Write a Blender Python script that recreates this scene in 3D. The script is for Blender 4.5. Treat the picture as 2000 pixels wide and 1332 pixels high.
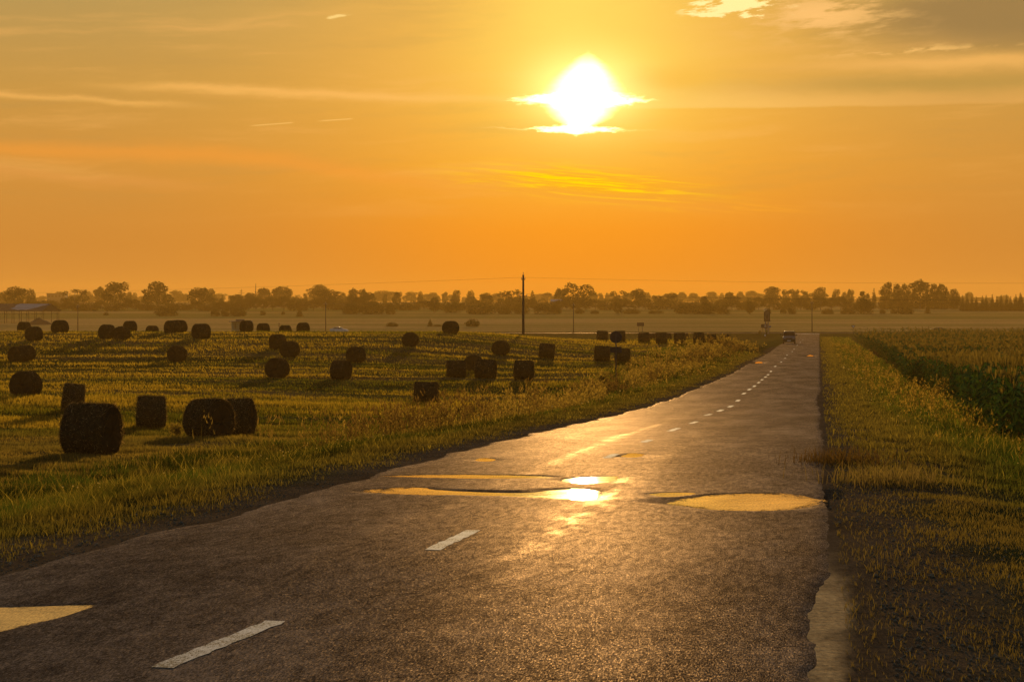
import bpy, bmesh, math, random
import numpy as np
from mathutils import Vector, Matrix

for o in list(bpy.data.objects):
    bpy.data.objects.remove(o)
SC = bpy.context.scene
COL = SC.collection
rng = np.random.default_rng(7)
random.seed(7)
F = 3889.0           # focal length expressed in pixels of a 2000 px wide frame
CAMZ = 2.0           # eye height over the road
HOR = 590.0          # horizon row

# ------------------------------------------------------------------ camera
cd = bpy.data.cameras.new('camera')
cam = bpy.data.objects.new('camera', cd)
COL.objects.link(cam)
cam.location = (0, 0, CAMZ)
cam.rotation_euler = (math.radians(90), 0, 0)
cd.sensor_width = 36.0
cd.lens = 70.0
cd.shift_y = -76 / 2000
cd.clip_start = 0.1
cd.clip_end = 9000
SC.camera = cam

# ------------------------------------------------------------------ exposure
SC.view_settings.view_transform = 'Standard'
SC.view_settings.look = 'None'
SC.view_settings.exposure = 0.0
SC.view_settings.gamma = 1.0
SC.cycles.max_bounces = 6
SC.cycles.diffuse_bounces = 2
SC.cycles.glossy_bounces = 3
SC.cycles.transmission_bounces = 3
SC.cycles.volume_bounces = 1
SC.cycles.transparent_max_bounces = 8
SC.cycles.use_denoising = True
SC.cycles.sample_clamp_indirect = 4.0

SUN_AZ = (1140 - 1000) / F
SUN_EL = (590 - 185) / F

# ------------------------------------------------------------------ node helper
class E:
    def __init__(s, nt, sock): s.nt, s.k = nt, sock
    def _m(s, op, *a, **kw):
        n = s.nt.nodes.new('ShaderNodeMath'); n.operation = op
        for i, v in enumerate((s,) + a):
            if isinstance(v, E): s.nt.links.new(v.k, n.inputs[i])
            else: n.inputs[i].default_value = v
        return E(s.nt, n.outputs[0])
    def __add__(s, o): return s._m('ADD', o)
    __radd__ = __add__
    def __sub__(s, o): return s._m('SUBTRACT', o)
    def __rsub__(s, o): return (s * -1.0) + o
    def fr(s): return s._m('FRACT')
    def __mul__(s, o): return s._m('MULTIPLY', o)
    __rmul__ = __mul__
    def __truediv__(s, o): return s._m('DIVIDE', o)
    def pow(s, o): return s._m('POWER', o)
    def abs(s): return s._m('ABSOLUTE')
    def max(s, o): return s._m('MAXIMUM', o)
    def min(s, o): return s._m('MINIMUM', o)
    def sin(s): return s._m('SINE')
    def exp(s): return s._m('EXPONENT')
    def g(s): return (s * s * -1.0).exp()
    def clamp(s): return s.max(0.0).min(1.0)
    def ss(s, a, b):
        n = s.nt.nodes.new('ShaderNodeMapRange'); n.interpolation_type = 'SMOOTHSTEP'
        s.nt.links.new(s.k, n.inputs[0])
        n.inputs[1].default_value = a; n.inputs[2].default_value = b
        return E(s.nt, n.outputs[0])

def vec(nt, x, y, z=0.0):
    n = nt.nodes.new('ShaderNodeCombineXYZ')
    for i, v in enumerate((x, y, z)):
        if isinstance(v, E): nt.links.new(v.k, n.inputs[i])
        else: n.inputs[i].default_value = v
    return n.outputs[0]

def noise(nt, v, scale=1.0, detail=4.0, rough=0.55, dist=0.0):
    n = nt.nodes.new('ShaderNodeTexNoise')
    if v is not None: nt.links.new(v, n.inputs['Vector'])
    n.inputs['Scale'].default_value = scale
    n.inputs['Detail'].default_value = detail
    n.inputs['Roughness'].default_value = rough
    n.inputs['Distortion'].default_value = dist
    return E(nt, n.outputs[0])

def ramp(nt, fac, stops):
    n = nt.nodes.new('ShaderNodeValToRGB')
    el = n.color_ramp.elements
    while len(el) < len(stops): el.new(0.5)
    for e, (p, c) in zip(el, stops):
        e.position = p; e.color = (*c, 1)
    nt.links.new(fac.k, n.inputs[0])
    return n.outputs[0]

def mixc(nt, fac, a, b, mode='MIX'):
    n = nt.nodes.new('ShaderNodeMix'); n.data_type = 'RGBA'; n.blend_type = mode
    n.clamp_result = False; n.clamp_factor = True
    for i, v in ((0, fac), (6, a), (7, b)):
        if isinstance(v, E): nt.links.new(v.k, n.inputs[i])
        elif isinstance(v, (int, float)): n.inputs[i].default_value = v
        elif isinstance(v, tuple): n.inputs[i].default_value = (*v, 1)
        else: nt.links.new(v, n.inputs[i])
    return n.outputs[2]

# ------------------------------------------------------------------ world (sky)
def build_world():
    w = bpy.data.worlds.new('World'); SC.world = w
    w.use_nodes = True
    nt = w.node_tree; nt.nodes.clear()
    out = nt.nodes.new('ShaderNodeOutputWorld')
    sky = nt.nodes.new('ShaderNodeTexSky'); sky.sky_type = 'NISHITA'
    sky.sun_disc = False
    sky.sun_elevation = SUN_EL
    sky.sun_rotation = SUN_AZ
    sky.air_density = 1.5; sky.dust_density = 3.5; sky.ozone_density = 2.0
    bg1 = nt.nodes.new('ShaderNodeBackground'); bg1.inputs[1].default_value = 0.12
    nt.links.new(sky.outputs[0], bg1.inputs[0])
    tc = nt.nodes.new('ShaderNodeTexCoord')
    sp = nt.nodes.new('ShaderNodeSeparateXYZ')
    nt.links.new(tc.outputs['Generated'], sp.inputs[0])
    x, y, z = (E(nt, sp.outputs[i]) for i in range(3))
    az = x._m('ARCTAN2', y)
    el = z._m('ARCSINE')
    p = az * (F / 1000) + 1.0
    q = 0.59 - el * (F / 1000)
    # slow warps so that no cloud edge is a clean curve
    wv = noise(nt, vec(nt, p * 2.0, q * 5.0, 3.0), 1.0, 3.0) - 0.5
    wf = noise(nt, vec(nt, p * 9.0, q * 34.0, 9.0), 1.0, 5.0, 0.65) - 0.5
    wh = noise(nt, vec(nt, p * 34.0, q * 110.0, 4.0), 1.0, 4.0, 0.65) - 0.5
    pw = p + wv * 0.14 + wf * 0.05
    qw = q + wv * 0.034 + wf * 0.022
    fq = (q * (1 / 0.6)).clamp()
    side = ramp(nt, fq, [(0, (.47, .305, .095)), (.3, (.58, .305, .064)), (.55, (.63, .28, .048)),
                         (.8, (.59, .235, .038)), (1, (.60, .235, .042))])
    core = ramp(nt, fq, [(0, (1.0, .51, .085)), (.35, (1.0, .465, .058)), (.55, (1.0, .40, .028)),
                         (.75, (.98, .305, .010)), (1, (.88, .26, .012))])
    c = mixc(nt, ((p - 1.13) / 0.54).g(), side, core)
    # thin veil streaks, long and almost level
    st = noise(nt, vec(nt, pw * 1.7, qw * 19.0 + pw * 0.9, 1.0), 1.0, 6.0, 0.62)
    vm = (q - .45).ss(.03, -.16)
    c = mixc(nt, st.ss(.50, .74) * vm * .36, c, (1.0, .50, .13))
    c = mixc(nt, st.ss(.50, .28) * vm * .26, c, (.46, .27, .075))
    # wide streak meeting the sun: two arms on the left, a wedge with a straight underside on the right
    ql = 0.180 + (p - .25) * 0.020
    a1 = ((qw - ql) / 0.0085).g() * (pw - .1).ss(.0, .35) * (1.12 - p).ss(-.02, .06)
    a2 = ((qw - (0.197 + p * 0.045)) / 0.0065).g() * (.46 - pw).ss(.0, .2)
    c = mixc(nt, (a1 * (.45 + st * .45) + a2 * .48).clamp(), c, (1.0, .51, .12))
    a3 = (qw - .150).ss(.0, .058) * (.2165 - q - wf * .008).ss(-.001, .005) * (p - 1.1).ss(.0, .05)
    c = mixc(nt, a3 * (1.9 - p).ss(.0, .75) * .80, c, (1.05, .62, .15))
    c = mixc(nt, a3 * .35, c, (.90, .47, .13))
    # orange belt sweeping down from the left
    qc = 0.303 + (p - .42).ss(.0, .5) * .060 + (p - .9).ss(.0, .6) * .045
    b1 = ((qw - qc) / 0.017).g() * (1.65 - p).ss(.0, .5)
    c = mixc(nt, b1 * .55, c, (.93, .335, .040))
    b2 = ((qw - .345 - p * .05) / 0.012).g() * (.5 - pw).ss(.0, .25)
    c = mixc(nt, b2 * .35, c, (.82, .34, .075))
    # glow round the sun, strongest above it
    dx = p - 1.14; dy = q - 0.185
    r = ((dx / .175) * (dx / .175) + (dy / .115) * (dy / .115))._m('SQRT')
    c = mixc(nt, (r.pow(1.3) * -1.05).exp() * .95, c, (1.14, .80, .115))
    up = ((dx + .01) / .19).g() * (.19 - q).ss(-.02, .10)
    c = mixc(nt, up * (.62 + wv * .8), c, (1.08, .80, .14))
    # grey cloud banks upper right and the darker bar under them
    d1 = ((pw - 2.00) / .34).g() * ((qw - .045) / .078).g()
    c = mixc(nt, d1.ss(.0, .85) * .95, c, (.335, .205, .070))
    d2 = ((pw - 1.84) / .36).g() * ((qw - .176) / .019).g()
    c = mixc(nt, d2 * .78, c, (.50, .295, .065))
    d4 = ((pw - 1.90) / .34).g() * ((qw - .140) / .014).g()
    c = mixc(nt, d4 * .75, c, (.95, .49, .12))
    d3 = ((pw - 1.30) / .10).g() * ((qw - .160) / .022).g()
    c = mixc(nt, d3 * .6, c, (.95, .50, .06))
    # broken bright cloudlets
    fl = noise(nt, vec(nt, p * 13.0, q * 58.0 + p * 4.0, 5.0), 1.0, 6.0, 0.62)
    m0 = ((p - 1.60) / .14).g() * ((q - .040) / .045).g()
    c = mixc(nt, (fl + m0 * .2).ss(.50, .72) * m0, c, (1.0, .55, .17))
    m1 = ((p - 1.435) / .085).g() * ((q - .020) / .024).g()
    c = mixc(nt, (fl + m1 * .22).ss(.585, .66) * m1.ss(.04, .3), c, (1.2, .92, .36))
    m1b = ((p - 1.335) / .045).g() * ((q - .084) / .020).g()
    c = mixc(nt, (fl + m1b * .1).ss(.66, .71) * m1b.ss(.1, .5) * .8, c, (1.05, .80, .28))
    m2 = ((p - .663) / .024).g() * ((q - .040 + (p - .663) * .1) / .008).g()
    c = mixc(nt, (fl + m2 * .25).ss(.62, .72) * m2.ss(.15, .6), c, (1.0, .66, .20))
    f2 = noise(nt, vec(nt, p * 5.0, q * 120.0 - p * 9.0, 2.0), 1.0, 6.0, 0.62, 0.5)
    m3 = ((p - 1.14) / .17).g() * ((q + wf * .02 - .358 - (p - 1.13) * .07) / .024).g()
    c = mixc(nt, m3 * .75, c, (1.0, .46, .0))
    c = mixc(nt, (f2.ss(.47, .62) * m3 * 1.6).clamp(), c, (1.15, .72, .0))
    m4 = ((p - 1.40) / .13).g() * ((q - .410) / .010).g()
    c = mixc(nt, f2.ss(.53, .60) * m4 * .75, c, (1.0, .43, .02))
    m6 = ((p - .93) / .035).g() * ((q - .355 - (p - .93)._m('POWER', 2.0) * 3.0 + wh * .004) / .0016).g()
    c = mixc(nt, m6 * .7, c, (1.0, .52, .02))
    m5 = ((pw - 1.80) / .16).g() * ((qw - .114 + (p - 1.83) * .03) / .006).g()
    c = mixc(nt, fl.ss(.48, .6) * m5 * .7, c, (1.0, .56, .16))
    # the burnt-out sun behind thin cloud: a cone of light above, level cloud edges across, a thin bright bar below
    dxs = dx + (q - .19) * .10 + wh * .012
    wt = ((q - .106).max(.0005) / .086).pow(.62) * .058
    wb = ((1.0 - ((q - .19) / .060)._m('POWER', 2.0)).max(.0005)._m('SQRT')) * .054
    isb = (q - .19).ss(-.006, .006)
    hw = wt * (1.0 - isb) + wb * isb
    blob = (dxs.abs() / hw + wf * .5).ss(1.65, .35) * (q - .116).ss(-.016, .034) * (.250 - q).ss(-.002, .006)
    arm = (((p - 1.135 + wh * .03).abs() / .128) + ((q - .1975 + wh * .034 + wf * .022).abs() / .0225)).ss(1.30, .50)
    arm2 = (((p - 1.125).abs() / .085) + ((q - .2535 + wh * .022).abs() / .0105)).ss(1.3, .55)
    thin = (((p - 1.11).abs() / .19) + ((q - .2545 - (p - 1.11) * .02 + wh * .016).abs() / .0050)).ss(1.15, .5)
    halo = ((dx / .100) * (dx / .100) + ((dy + .005) / .062) * ((dy + .005) / .062)) * -1.0
    hotv = blob * 3.2 + arm * 3.2 + arm2 * 2.6 + thin * .22 + halo.exp() * .75
    hv = nt.nodes.new('ShaderNodeVectorMath'); hv.operation = 'SCALE'
    hv.inputs[0].default_value = (1.0, .86, .40)
    nt.links.new(hotv.k, hv.inputs['Scale'])
    c = mixc(nt, 1.0, c, hv.outputs[0], 'ADD')
    # two short contrails
    for (x0, y0, x1, y1) in ((.487, .2505, .575, .2430), (.618, .2400, .690, .2345)):
        k = (y1 - y0) / (x1 - x0)
        t = ((q - y0 - (p - x0) * k) / .0011).g() * (p - x0).ss(-.002, .02) * (x1 - p).ss(-.002, .006)
        c = mixc(nt, t * .5, c, (1.1, .66, .18))
    bg2 = nt.nodes.new('ShaderNodeBackground'); bg2.inputs[1].default_value = 1.0
    nt.links.new(c, bg2.inputs[0])
    # the golden haze fills the western sky near the horizon, the rest is clear air
    f = (az - SUN_AZ).abs().ss(1.25, .40) * el.ss(.48, .15)
    mx = nt.nodes.new('ShaderNodeMixShader')
    nt.links.new(f.k, mx.inputs[0])
    nt.links.new(bg1.outputs[0], mx.inputs[1]); nt.links.new(bg2.outputs[0], mx.inputs[2])
    nt.links.new(mx.outputs[0], out.inputs[0])
build_world()

# ------------------------------------------------------------------ sun
ld = bpy.data.lights.new('sun', 'SUN')
ld.energy = 5.0; ld.angle = math.radians(0.6); ld.color = (1.0, .64, .26)
sun = bpy.data.objects.new('sun', ld); COL.objects.link(sun)
sd = Vector((math.sin(SUN_AZ) * math.cos(SUN_EL), math.cos(SUN_AZ) * math.cos(SUN_EL), math.sin(SUN_EL)))
sun.rotation_euler = sd.to_track_quat('Z', 'Y').to_euler()
sun.location = (20, 60, 30)

# ------------------------------------------------------------------ tagging
def tag(o, label=None, cat=None, group=None, kind=None):
    if label: o['label'] = label
    if cat: o['category'] = cat
    if group: o['group'] = group
    if kind: o['kind'] = kind
    return o

def empty(name, loc, rz=0.0, **kw):
    o = bpy.data.objects.new(name, None); COL.objects.link(o)
    o.empty_display_size = .3
    o.location = loc; o.rotation_euler = (0, 0, rz)
    return tag(o, **kw)

def link(name, me, parent=None, **kw):
    o = bpy.data.objects.new(name, me); COL.objects.link(o)
    if parent is not None: o.parent = parent
    return tag(o, **kw)

class MB:
    """collects shapes, builds one mesh"""
    def __init__(s): s.v, s.f = [], []
    def add(s, vs, fs):
        b = len(s.v); s.v += [tuple(v) for v in vs]; s.f += [tuple(i + b for i in f) for f in fs]; return s
    def box(s, c, d, rz=0.0, ry=0.0):
        m = Matrix.Rotation(rz, 3, 'Z') @ Matrix.Rotation(ry, 3, 'Y')
        vs = [m @ Vector((i * d[0] / 2, j * d[1] / 2, k * d[2] / 2)) + Vector(c) for i in (-1, 1) for j in (-1, 1) for k in (-1, 1)]
        return s.add(vs, [(0, 1, 3, 2), (4, 6, 7, 5), (0, 4, 5, 1), (2, 3, 7, 6), (0, 2, 6, 4), (1, 5, 7, 3)])
    def tube(s, pts, rs, n=8, cap=True):
        pts = [Vector(p) for p in pts]
        if not hasattr(rs, '__len__'): rs = [rs] * len(pts)
        b = len(s.v)
        for i, p in enumerate(pts):
            t = (pts[min(i + 1, len(pts) - 1)] - pts[max(i - 1, 0)]).normalized()
            a = t.orthogonal().normalized() if abs(t.z) < .95 else Vector((1, 0, 0)) - t * t.x
            a.normalize(); c = t.cross(a)
            for k in range(n):
                w = 2 * math.pi * k / n
                s.v.append(tuple(p + (a * math.cos(w) + c * math.sin(w)) * rs[i]))
        for i in range(len(pts) - 1):
            for k in range(n):
                s.f.append((b + i * n + k, b + i * n + (k + 1) % n, b + (i + 1) * n + (k + 1) % n, b + (i + 1) * n + k))
        if cap:
            s.f.append(tuple(b + k for k in range(n))[::-1])
            s.f.append(tuple(b + (len(pts) - 1) * n + k for k in range(n)))
        return s
    def prism(s, poly, axis, a, b):
        """poly: 2D points in the plane normal to axis, extruded from a to b"""
        def P(u, w, t):
            return {'x': (t, u, w), 'y': (u, t, w), 'z': (u, w, t)}[axis]
        n = len(poly)
        vs = [P(u, w, a) for u, w in poly] + [P(u, w, b) for u, w in poly]
        fs = [tuple(range(n))[::-1], tuple(range(n, 2 * n))] + [(i, (i + 1) % n, n + (i + 1) % n, n + i) for i in range(n)]
        return s.add(vs, fs)
    def loft(s, rings, cap=True):
        n = len(rings[0]); b = len(s.v)
        for r in rings: s.v += [tuple(v) for v in r]
        for i in range(len(rings) - 1):
            for k in range(n):
                s.f.append((b + i * n + k, b + i * n + (k + 1) % n, b + (i + 1) * n + (k + 1) % n, b + (i + 1) * n + k))
        if cap:
            s.f.append(tuple(b + k for k in range(n))[::-1]); s.f.append(tuple(b + (len(rings) - 1) * n + k for k in range(n)))
        return s
    def mesh(s, name, mat, smooth=False, bevel=0.0):
        me = bpy.data.meshes.new(name)
        me.from_pydata(s.v, [], s.f); me.update()
        bm = bmesh.new(); bm.from_mesh(me)
        bmesh.ops.recalc_face_normals(bm, faces=bm.faces)
        if bevel:
            bmesh.ops.bevel(bm, geom=[e for e in bm.edges if e.calc_face_angle(0) > .5], offset=bevel, segments=2, affect='EDGES', profile=.6)
        bm.to_mesh(me); bm.free()
        if smooth: me.polygons.foreach_set('use_smooth', [True] * len(me.polygons))
        me.materials.append(mat)
        return me
    def build(s, name, mat, parent=None, smooth=False, bevel=0.0, **kw):
        return link(name, s.mesh(name, mat, smooth, bevel), parent, **kw)

def np_mesh(name, V, Fc, mat, col=None, smooth=False, mats=None, mi=None):
    """V (n,3), Fc (m,k) with k = 3 or 4"""
    me = bpy.data.meshes.new(name)
    V = np.asarray(V, np.float32); Fc = np.asarray(Fc, np.int32)
    k = Fc.shape[1]
    me.vertices.add(len(V)); me.vertices.foreach_set('co', V.ravel())
    me.loops.add(Fc.size); me.loops.foreach_set('vertex_index', Fc.ravel())
    me.polygons.add(len(Fc)); me.polygons.foreach_set('loop_start', np.arange(0, Fc.size, k, dtype=np.int32))
    me.polygons.foreach_set('loop_total', np.full(len(Fc), k, np.int32))
    if smooth: me.polygons.foreach_set('use_smooth', np.ones(len(Fc), bool))
    me.update(calc_edges=True)
    for m in (mats or [mat]): me.materials.append(m)
    if mi is not None: me.polygons.foreach_set('material_index', np.asarray(mi, np.int32))
    if col is not None:
        a = me.color_attributes.new('tint', 'FLOAT_COLOR', 'POINT')
        c4 = np.ones((len(V), 4), np.float32); c4[:, :3] = col
        a.data.foreach_set('color', c4.ravel())
    me.validate()
    return me

# ------------------------------------------------------------------ numeric noise
def _h(ix, iy, seed):
    n = (ix.astype(np.int64) * 374761393 + iy.astype(np.int64) * 668265263 + seed * 1442695041) & 0x7fffffff
    n = ((n ^ (n >> 13)) * 1274126177) & 0x7fffffff
    return ((n ^ (n >> 16)) & 0xffff) / 65535.0
def vnoise(x, y, seed=0):
    x = np.asarray(x, float); y = np.asarray(y, float)
    x, y = np.broadcast_arrays(x, y)
    ix, iy = np.floor(x), np.floor(y); fx, fy = x - ix, y - iy
    fx = fx * fx * (3 - 2 * fx); fy = fy * fy * (3 - 2 * fy)
    ix = ix.astype(np.int64); iy = iy.astype(np.int64)
    a, b = _h(ix, iy, seed), _h(ix + 1, iy, seed); c, d = _h(ix, iy + 1, seed), _h(ix + 1, iy + 1, seed)
    return (a + (b - a) * fx) * (1 - fy) + (c + (d - c) * fx) * fy
def fbm(x, y, seed=0, o=3):
    s = 0; a = .5; t = 0
    for i in range(o):
        s = s + a * vnoise(x * 2 ** i, y * 2 ** i, seed + i * 17); t += a; a *= .5
    return s / t
def sst(a, b, x):
    t = np.clip((np.asarray(x, float) - a) / (b - a), 0, 1); return t * t * (3 - 2 * t)

# ------------------------------------------------------------------ the lie of the land (drop below eye level)
def curve(pts):
    X = np.array([p[0] for p in pts], float); Y = np.array([p[1] for p in pts], float)
    d = np.gradient(Y, X)
    s = np.diff(Y) / np.diff(X)
    for i in range(len(s)):                       # keep it monotone between knots
        if s[i] == 0: d[i] = d[i + 1] = 0
        else:
            for j in (i, i + 1):
                if d[j] / s[i] < 0: d[j] = 0
                d[j] = np.clip(d[j] / s[i], 0, 3) * s[i]
    def f(x):
        x = np.clip(np.asarray(x, float), X[0], X[-1])
        i = np.clip(np.searchsorted(X, x) - 1, 0, len(X) - 2)
        h = X[i + 1] - X[i]; t = (x - X[i]) / h
        return ((2 * t**3 - 3 * t**2 + 1) * Y[i] + (t**3 - 2 * t**2 + t) * h * d[i] + (-2 * t**3 + 3 * t**2) * Y[i + 1] + (t**3 - t**2) * h * d[i + 1])
    return f
FAR = [(470, 7.5), (492, 7.5), (500, 7.5), (560, 6.9), (650, 6.0), (800, 4.73), (950, 3.66), (1100, 2.83), (1500, 1.6), (2200, .5), (3000, .1)]
road_d = curve([(-60, 1.9), (0, 2.0), (14.5, 2.02), (21, 2.17), (25, 2.26), (30.7, 2.40), (35.7, 2.55), (45, 2.87), (59.5, 3.35), (80, 3.9),
                (108, 4.4), (137, 4.88), (164, 5.15), (214, 5.75), (300, 6.5), (338, 6.8), (420, 7.35)] + FAR)
left_d = curve([(-60, 2.3), (0, 2.7), (30, 3.5), (53, 4.05), (70, 4.75), (84, 5.15), (100, 5.1), (118, 5.2), (135, 5.2), (150, 5.1), (163, 4.8), (177, 4.3),
                (190, 3.6), (203, 3.32), (213, 3.30), (225, 3.5), (240, 4.2), (270, 5.6), (330, 7.2), (400, 7.9), (458, 7.9)] + FAR)
rite_d = curve([(-60, 2.3), (0, 2.7), (30, 3.5), (53, 4.1), (84, 5.3), (100, 5.5), (118, 5.7), (135, 5.45), (150, 5.43), (180, 5.3), (215, 5.0), (250, 4.92),
                (268, 5.12), (290, 6.0), (350, 7.8), (400, 8.5), (455, 8.6)] + FAR)
RW = 6.0
def xr(Y): return .1543 * np.asarray(Y, float) + .055          # right edge of the road
def H(X, Y, detail=True):
    X, Y = np.broadcast_arrays(np.asarray(X, float), np.asarray(Y, float))
    s = X - xr(Y)
    zr = -road_d(Y)
    u = -(s + RW)
    dl = left_d(Y) * sst(14, 36, u) + rite_d(Y) * (1 - sst(14, 36, u))
    wid = 8.0
    zl = zr + (-dl - zr) * sst(.8, wid, u)
    zv = zr - .45 * sst(.8, 5.5, s) * (1 - sst(380, 460, Y)) - .9 * sst(30, 120, s) * sst(60, 150, Y) * (1 - sst(300, 440, Y))
    z = np.where(u > 0, zl, np.where(s > 0, zv, zr))
    if detail:
        near = 1 - sst(300, 420, Y)
        fld = sst(5, 11, u) * near
        z = z + fld * (.22 * (vnoise(X / 38, Y / 3.4, 5) - .5) * sst(60, 100, Y) + .10 * (fbm(X / 3.2, Y / 1.6, 8) - .5))
        z = z + (sst(.2, 2.5, u) + sst(.3, 2.5, s)) * near * .16 * (fbm(X / 1.3, Y / 1.3, 11) - .5)
    return z + CAMZ

def at(px, py, lo=6.0, hi=2600.0):
    """the place on the ground that a sight line through (px, py) meets first"""
    t = np.geomspace(lo, hi, 6000)
    X = (px - 1000) / F * t; Z = CAMZ + (HOR - py) / F * t
    g = Z - H(X, t, False)
    i = int(np.argmax(g <= 0)) if (g <= 0).any() else len(t) - 1
    a, b = t[max(i - 1, 0)], t[i]
    for _ in range(30):
        m = (a + b) / 2
        if CAMZ + (HOR - py) / F * m <= H((px - 1000) / F * m, m, False): b = m
        else: a = m
    return Vector(((px - 1000) / F * b, b, float(H((px - 1000) / F * b, b))))
def atY(px, Y):
    X = (px - 1000) / F * Y
    return Vector((X, Y, float(H(X, Y))))
def zpx(py, Y): return CAMZ + (HOR - py) / F * Y

# ------------------------------------------------------------------ materials
MATS = {}
def mat(name, col=(.5, .5, .5), rough=.7, metal=0.0, spec=.5, var=.18, scale=6.0, bump=0.0, bscale=30.0):
    if name in MATS: return MATS[name]
    m = bpy.data.materials.new(name); m.use_nodes = True; MATS[name] = m
    nt = m.node_tree; b = nt.nodes['Principled BSDF']
    tc = nt.nodes.new('ShaderNodeTexCoord')
    n = noise(nt, tc.outputs['Object'], scale, 5.0)
    lo = tuple(v * (1 - var) for v in col); hi = tuple(min(1, v * (1 + var)) for v in col)
    c = ramp(nt, n, [(.3, lo), (.7, hi)])
    nt.links.new(c, b.inputs['Base Color'])
    b.inputs['Roughness'].default_value = rough
    b.inputs['Metallic'].default_value = metal
    b.inputs['Specular IOR Level'].default_value = spec
    if bump:
        bn = noise(nt, tc.outputs['Object'], bscale, 4.0)
        bp = nt.nodes.new('ShaderNodeBump'); bp.inputs['Strength'].default_value = bump
        nt.links.new(bn.k, bp.inputs['Height']); nt.links.new(bp.outputs[0], b.inputs['Normal'])
    return m

def leaf_mat(name, trans=.5, tcol=(1.36, 1.38, .55), base=None, spec=0.0):
    """thin leaves: the tint attribute (or base) reflects, and lets light through"""
    m = bpy.data.materials.new(name); m.use_nodes = True; MATS[name] = m
    nt = m.node_tree; nt.nodes.clear()
    out = nt.nodes.new('ShaderNodeOutputMaterial')
    if base is None:
        at_ = nt.nodes.new('ShaderNodeAttribute'); at_.attribute_name = 'tint'; c = at_.outputs['Color']
    else:
        tc = nt.nodes.new('ShaderNodeTexCoord')
        n = noise(nt, tc.outputs['Object'], base[1], 3.0)
        c = ramp(nt, n, [(.3, tuple(v * .6 for v in base[0])), (.7, tuple(v * 1.3 for v in base[0]))])
    d = nt.nodes.new('ShaderNodeBsdfDiffuse'); nt.links.new(c, d.inputs[0])
    t = nt.nodes.new('ShaderNodeBsdfTranslucent')
    nt.links.new(mixc(nt, 1.0, c, tcol, 'MULTIPLY'), t.inputs[0])
    mx = nt.nodes.new('ShaderNodeMixShader'); mx.inputs[0].default_value = trans
    nt.links.new(d.outputs[0], mx.inputs[1]); nt.links.new(t.outputs[0], mx.inputs[2])
    nt.links.new(mx.outputs[0], out.inputs[0])
    return m

GRASS = leaf_mat('grass_blades', .53)
CORN = leaf_mat('corn_leaves', .30, (1.2, 1.2, .5))
STRAW = leaf_mat('bale_straw', .35, (1.4, 1.2, .7))
CROWN = leaf_mat('tree_leaves', .30, (1.3, 1.1, .5), ((.032, .036, .013), .6))
BARK = mat('bark', (.07, .055, .04), .9, bump=.5)

def ground_mat():
    m = bpy.data.materials.new('soil_and_stubble'); m.use_nodes = True
    nt = m.node_tree; b = nt.nodes['Principled BSDF']
    a = nt.nodes.new('ShaderNodeAttribute'); a.attribute_name = 'tint'
    g = nt.nodes.new('ShaderNodeNewGeometry')
    n1 = noise(nt, g.outputs['Position'], .9, 6.0, .65)
    n2 = noise(nt, g.outputs['Position'], 14.0, 5.0, .7)
    sp = nt.nodes.new('ShaderNodeSeparateXYZ'); nt.links.new(g.outputs['Position'], sp.inputs[0])
    X, Y = E(nt, sp.outputs[0]), E(nt, sp.outputs[1])
    n3 = noise(nt, vec(nt, X * .02, Y * .22), 1.0, 5.0, .6)      # drill rows and mown swathes
    n4 = noise(nt, vec(nt, X * 28.0, Y * 7.0), 1.0, 4.0, .8)
    k = ramp(nt, n1 * .30 + n2 * .20 + n3 * .20 + n4 * .30, [(.36, (.30, .30, .30)), (.5, (.95, .95, .95)), (.64, (1.6, 1.6, 1.6))])
    nt.links.new(mixc(nt, 1.0, a.outputs['Color'], k, 'MULTIPLY'), b.inputs['Base Color'])
    b.inputs['Roughness'].default_value = .95
    b.inputs['Specular IOR Level'].default_value = 0.0
    bp = nt.nodes.new('ShaderNodeBump'); bp.inputs['Strength'].default_value = .8; bp.inputs['Distance'].default_value = .05
    nt.links.new((n2 * .6 + noise(nt, g.outputs['Position'], 45.0, 3.0) * .4).k, bp.inputs['Height'])
    nt.links.new(bp.outputs[0], b.inputs['Normal'])
    return m

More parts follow.
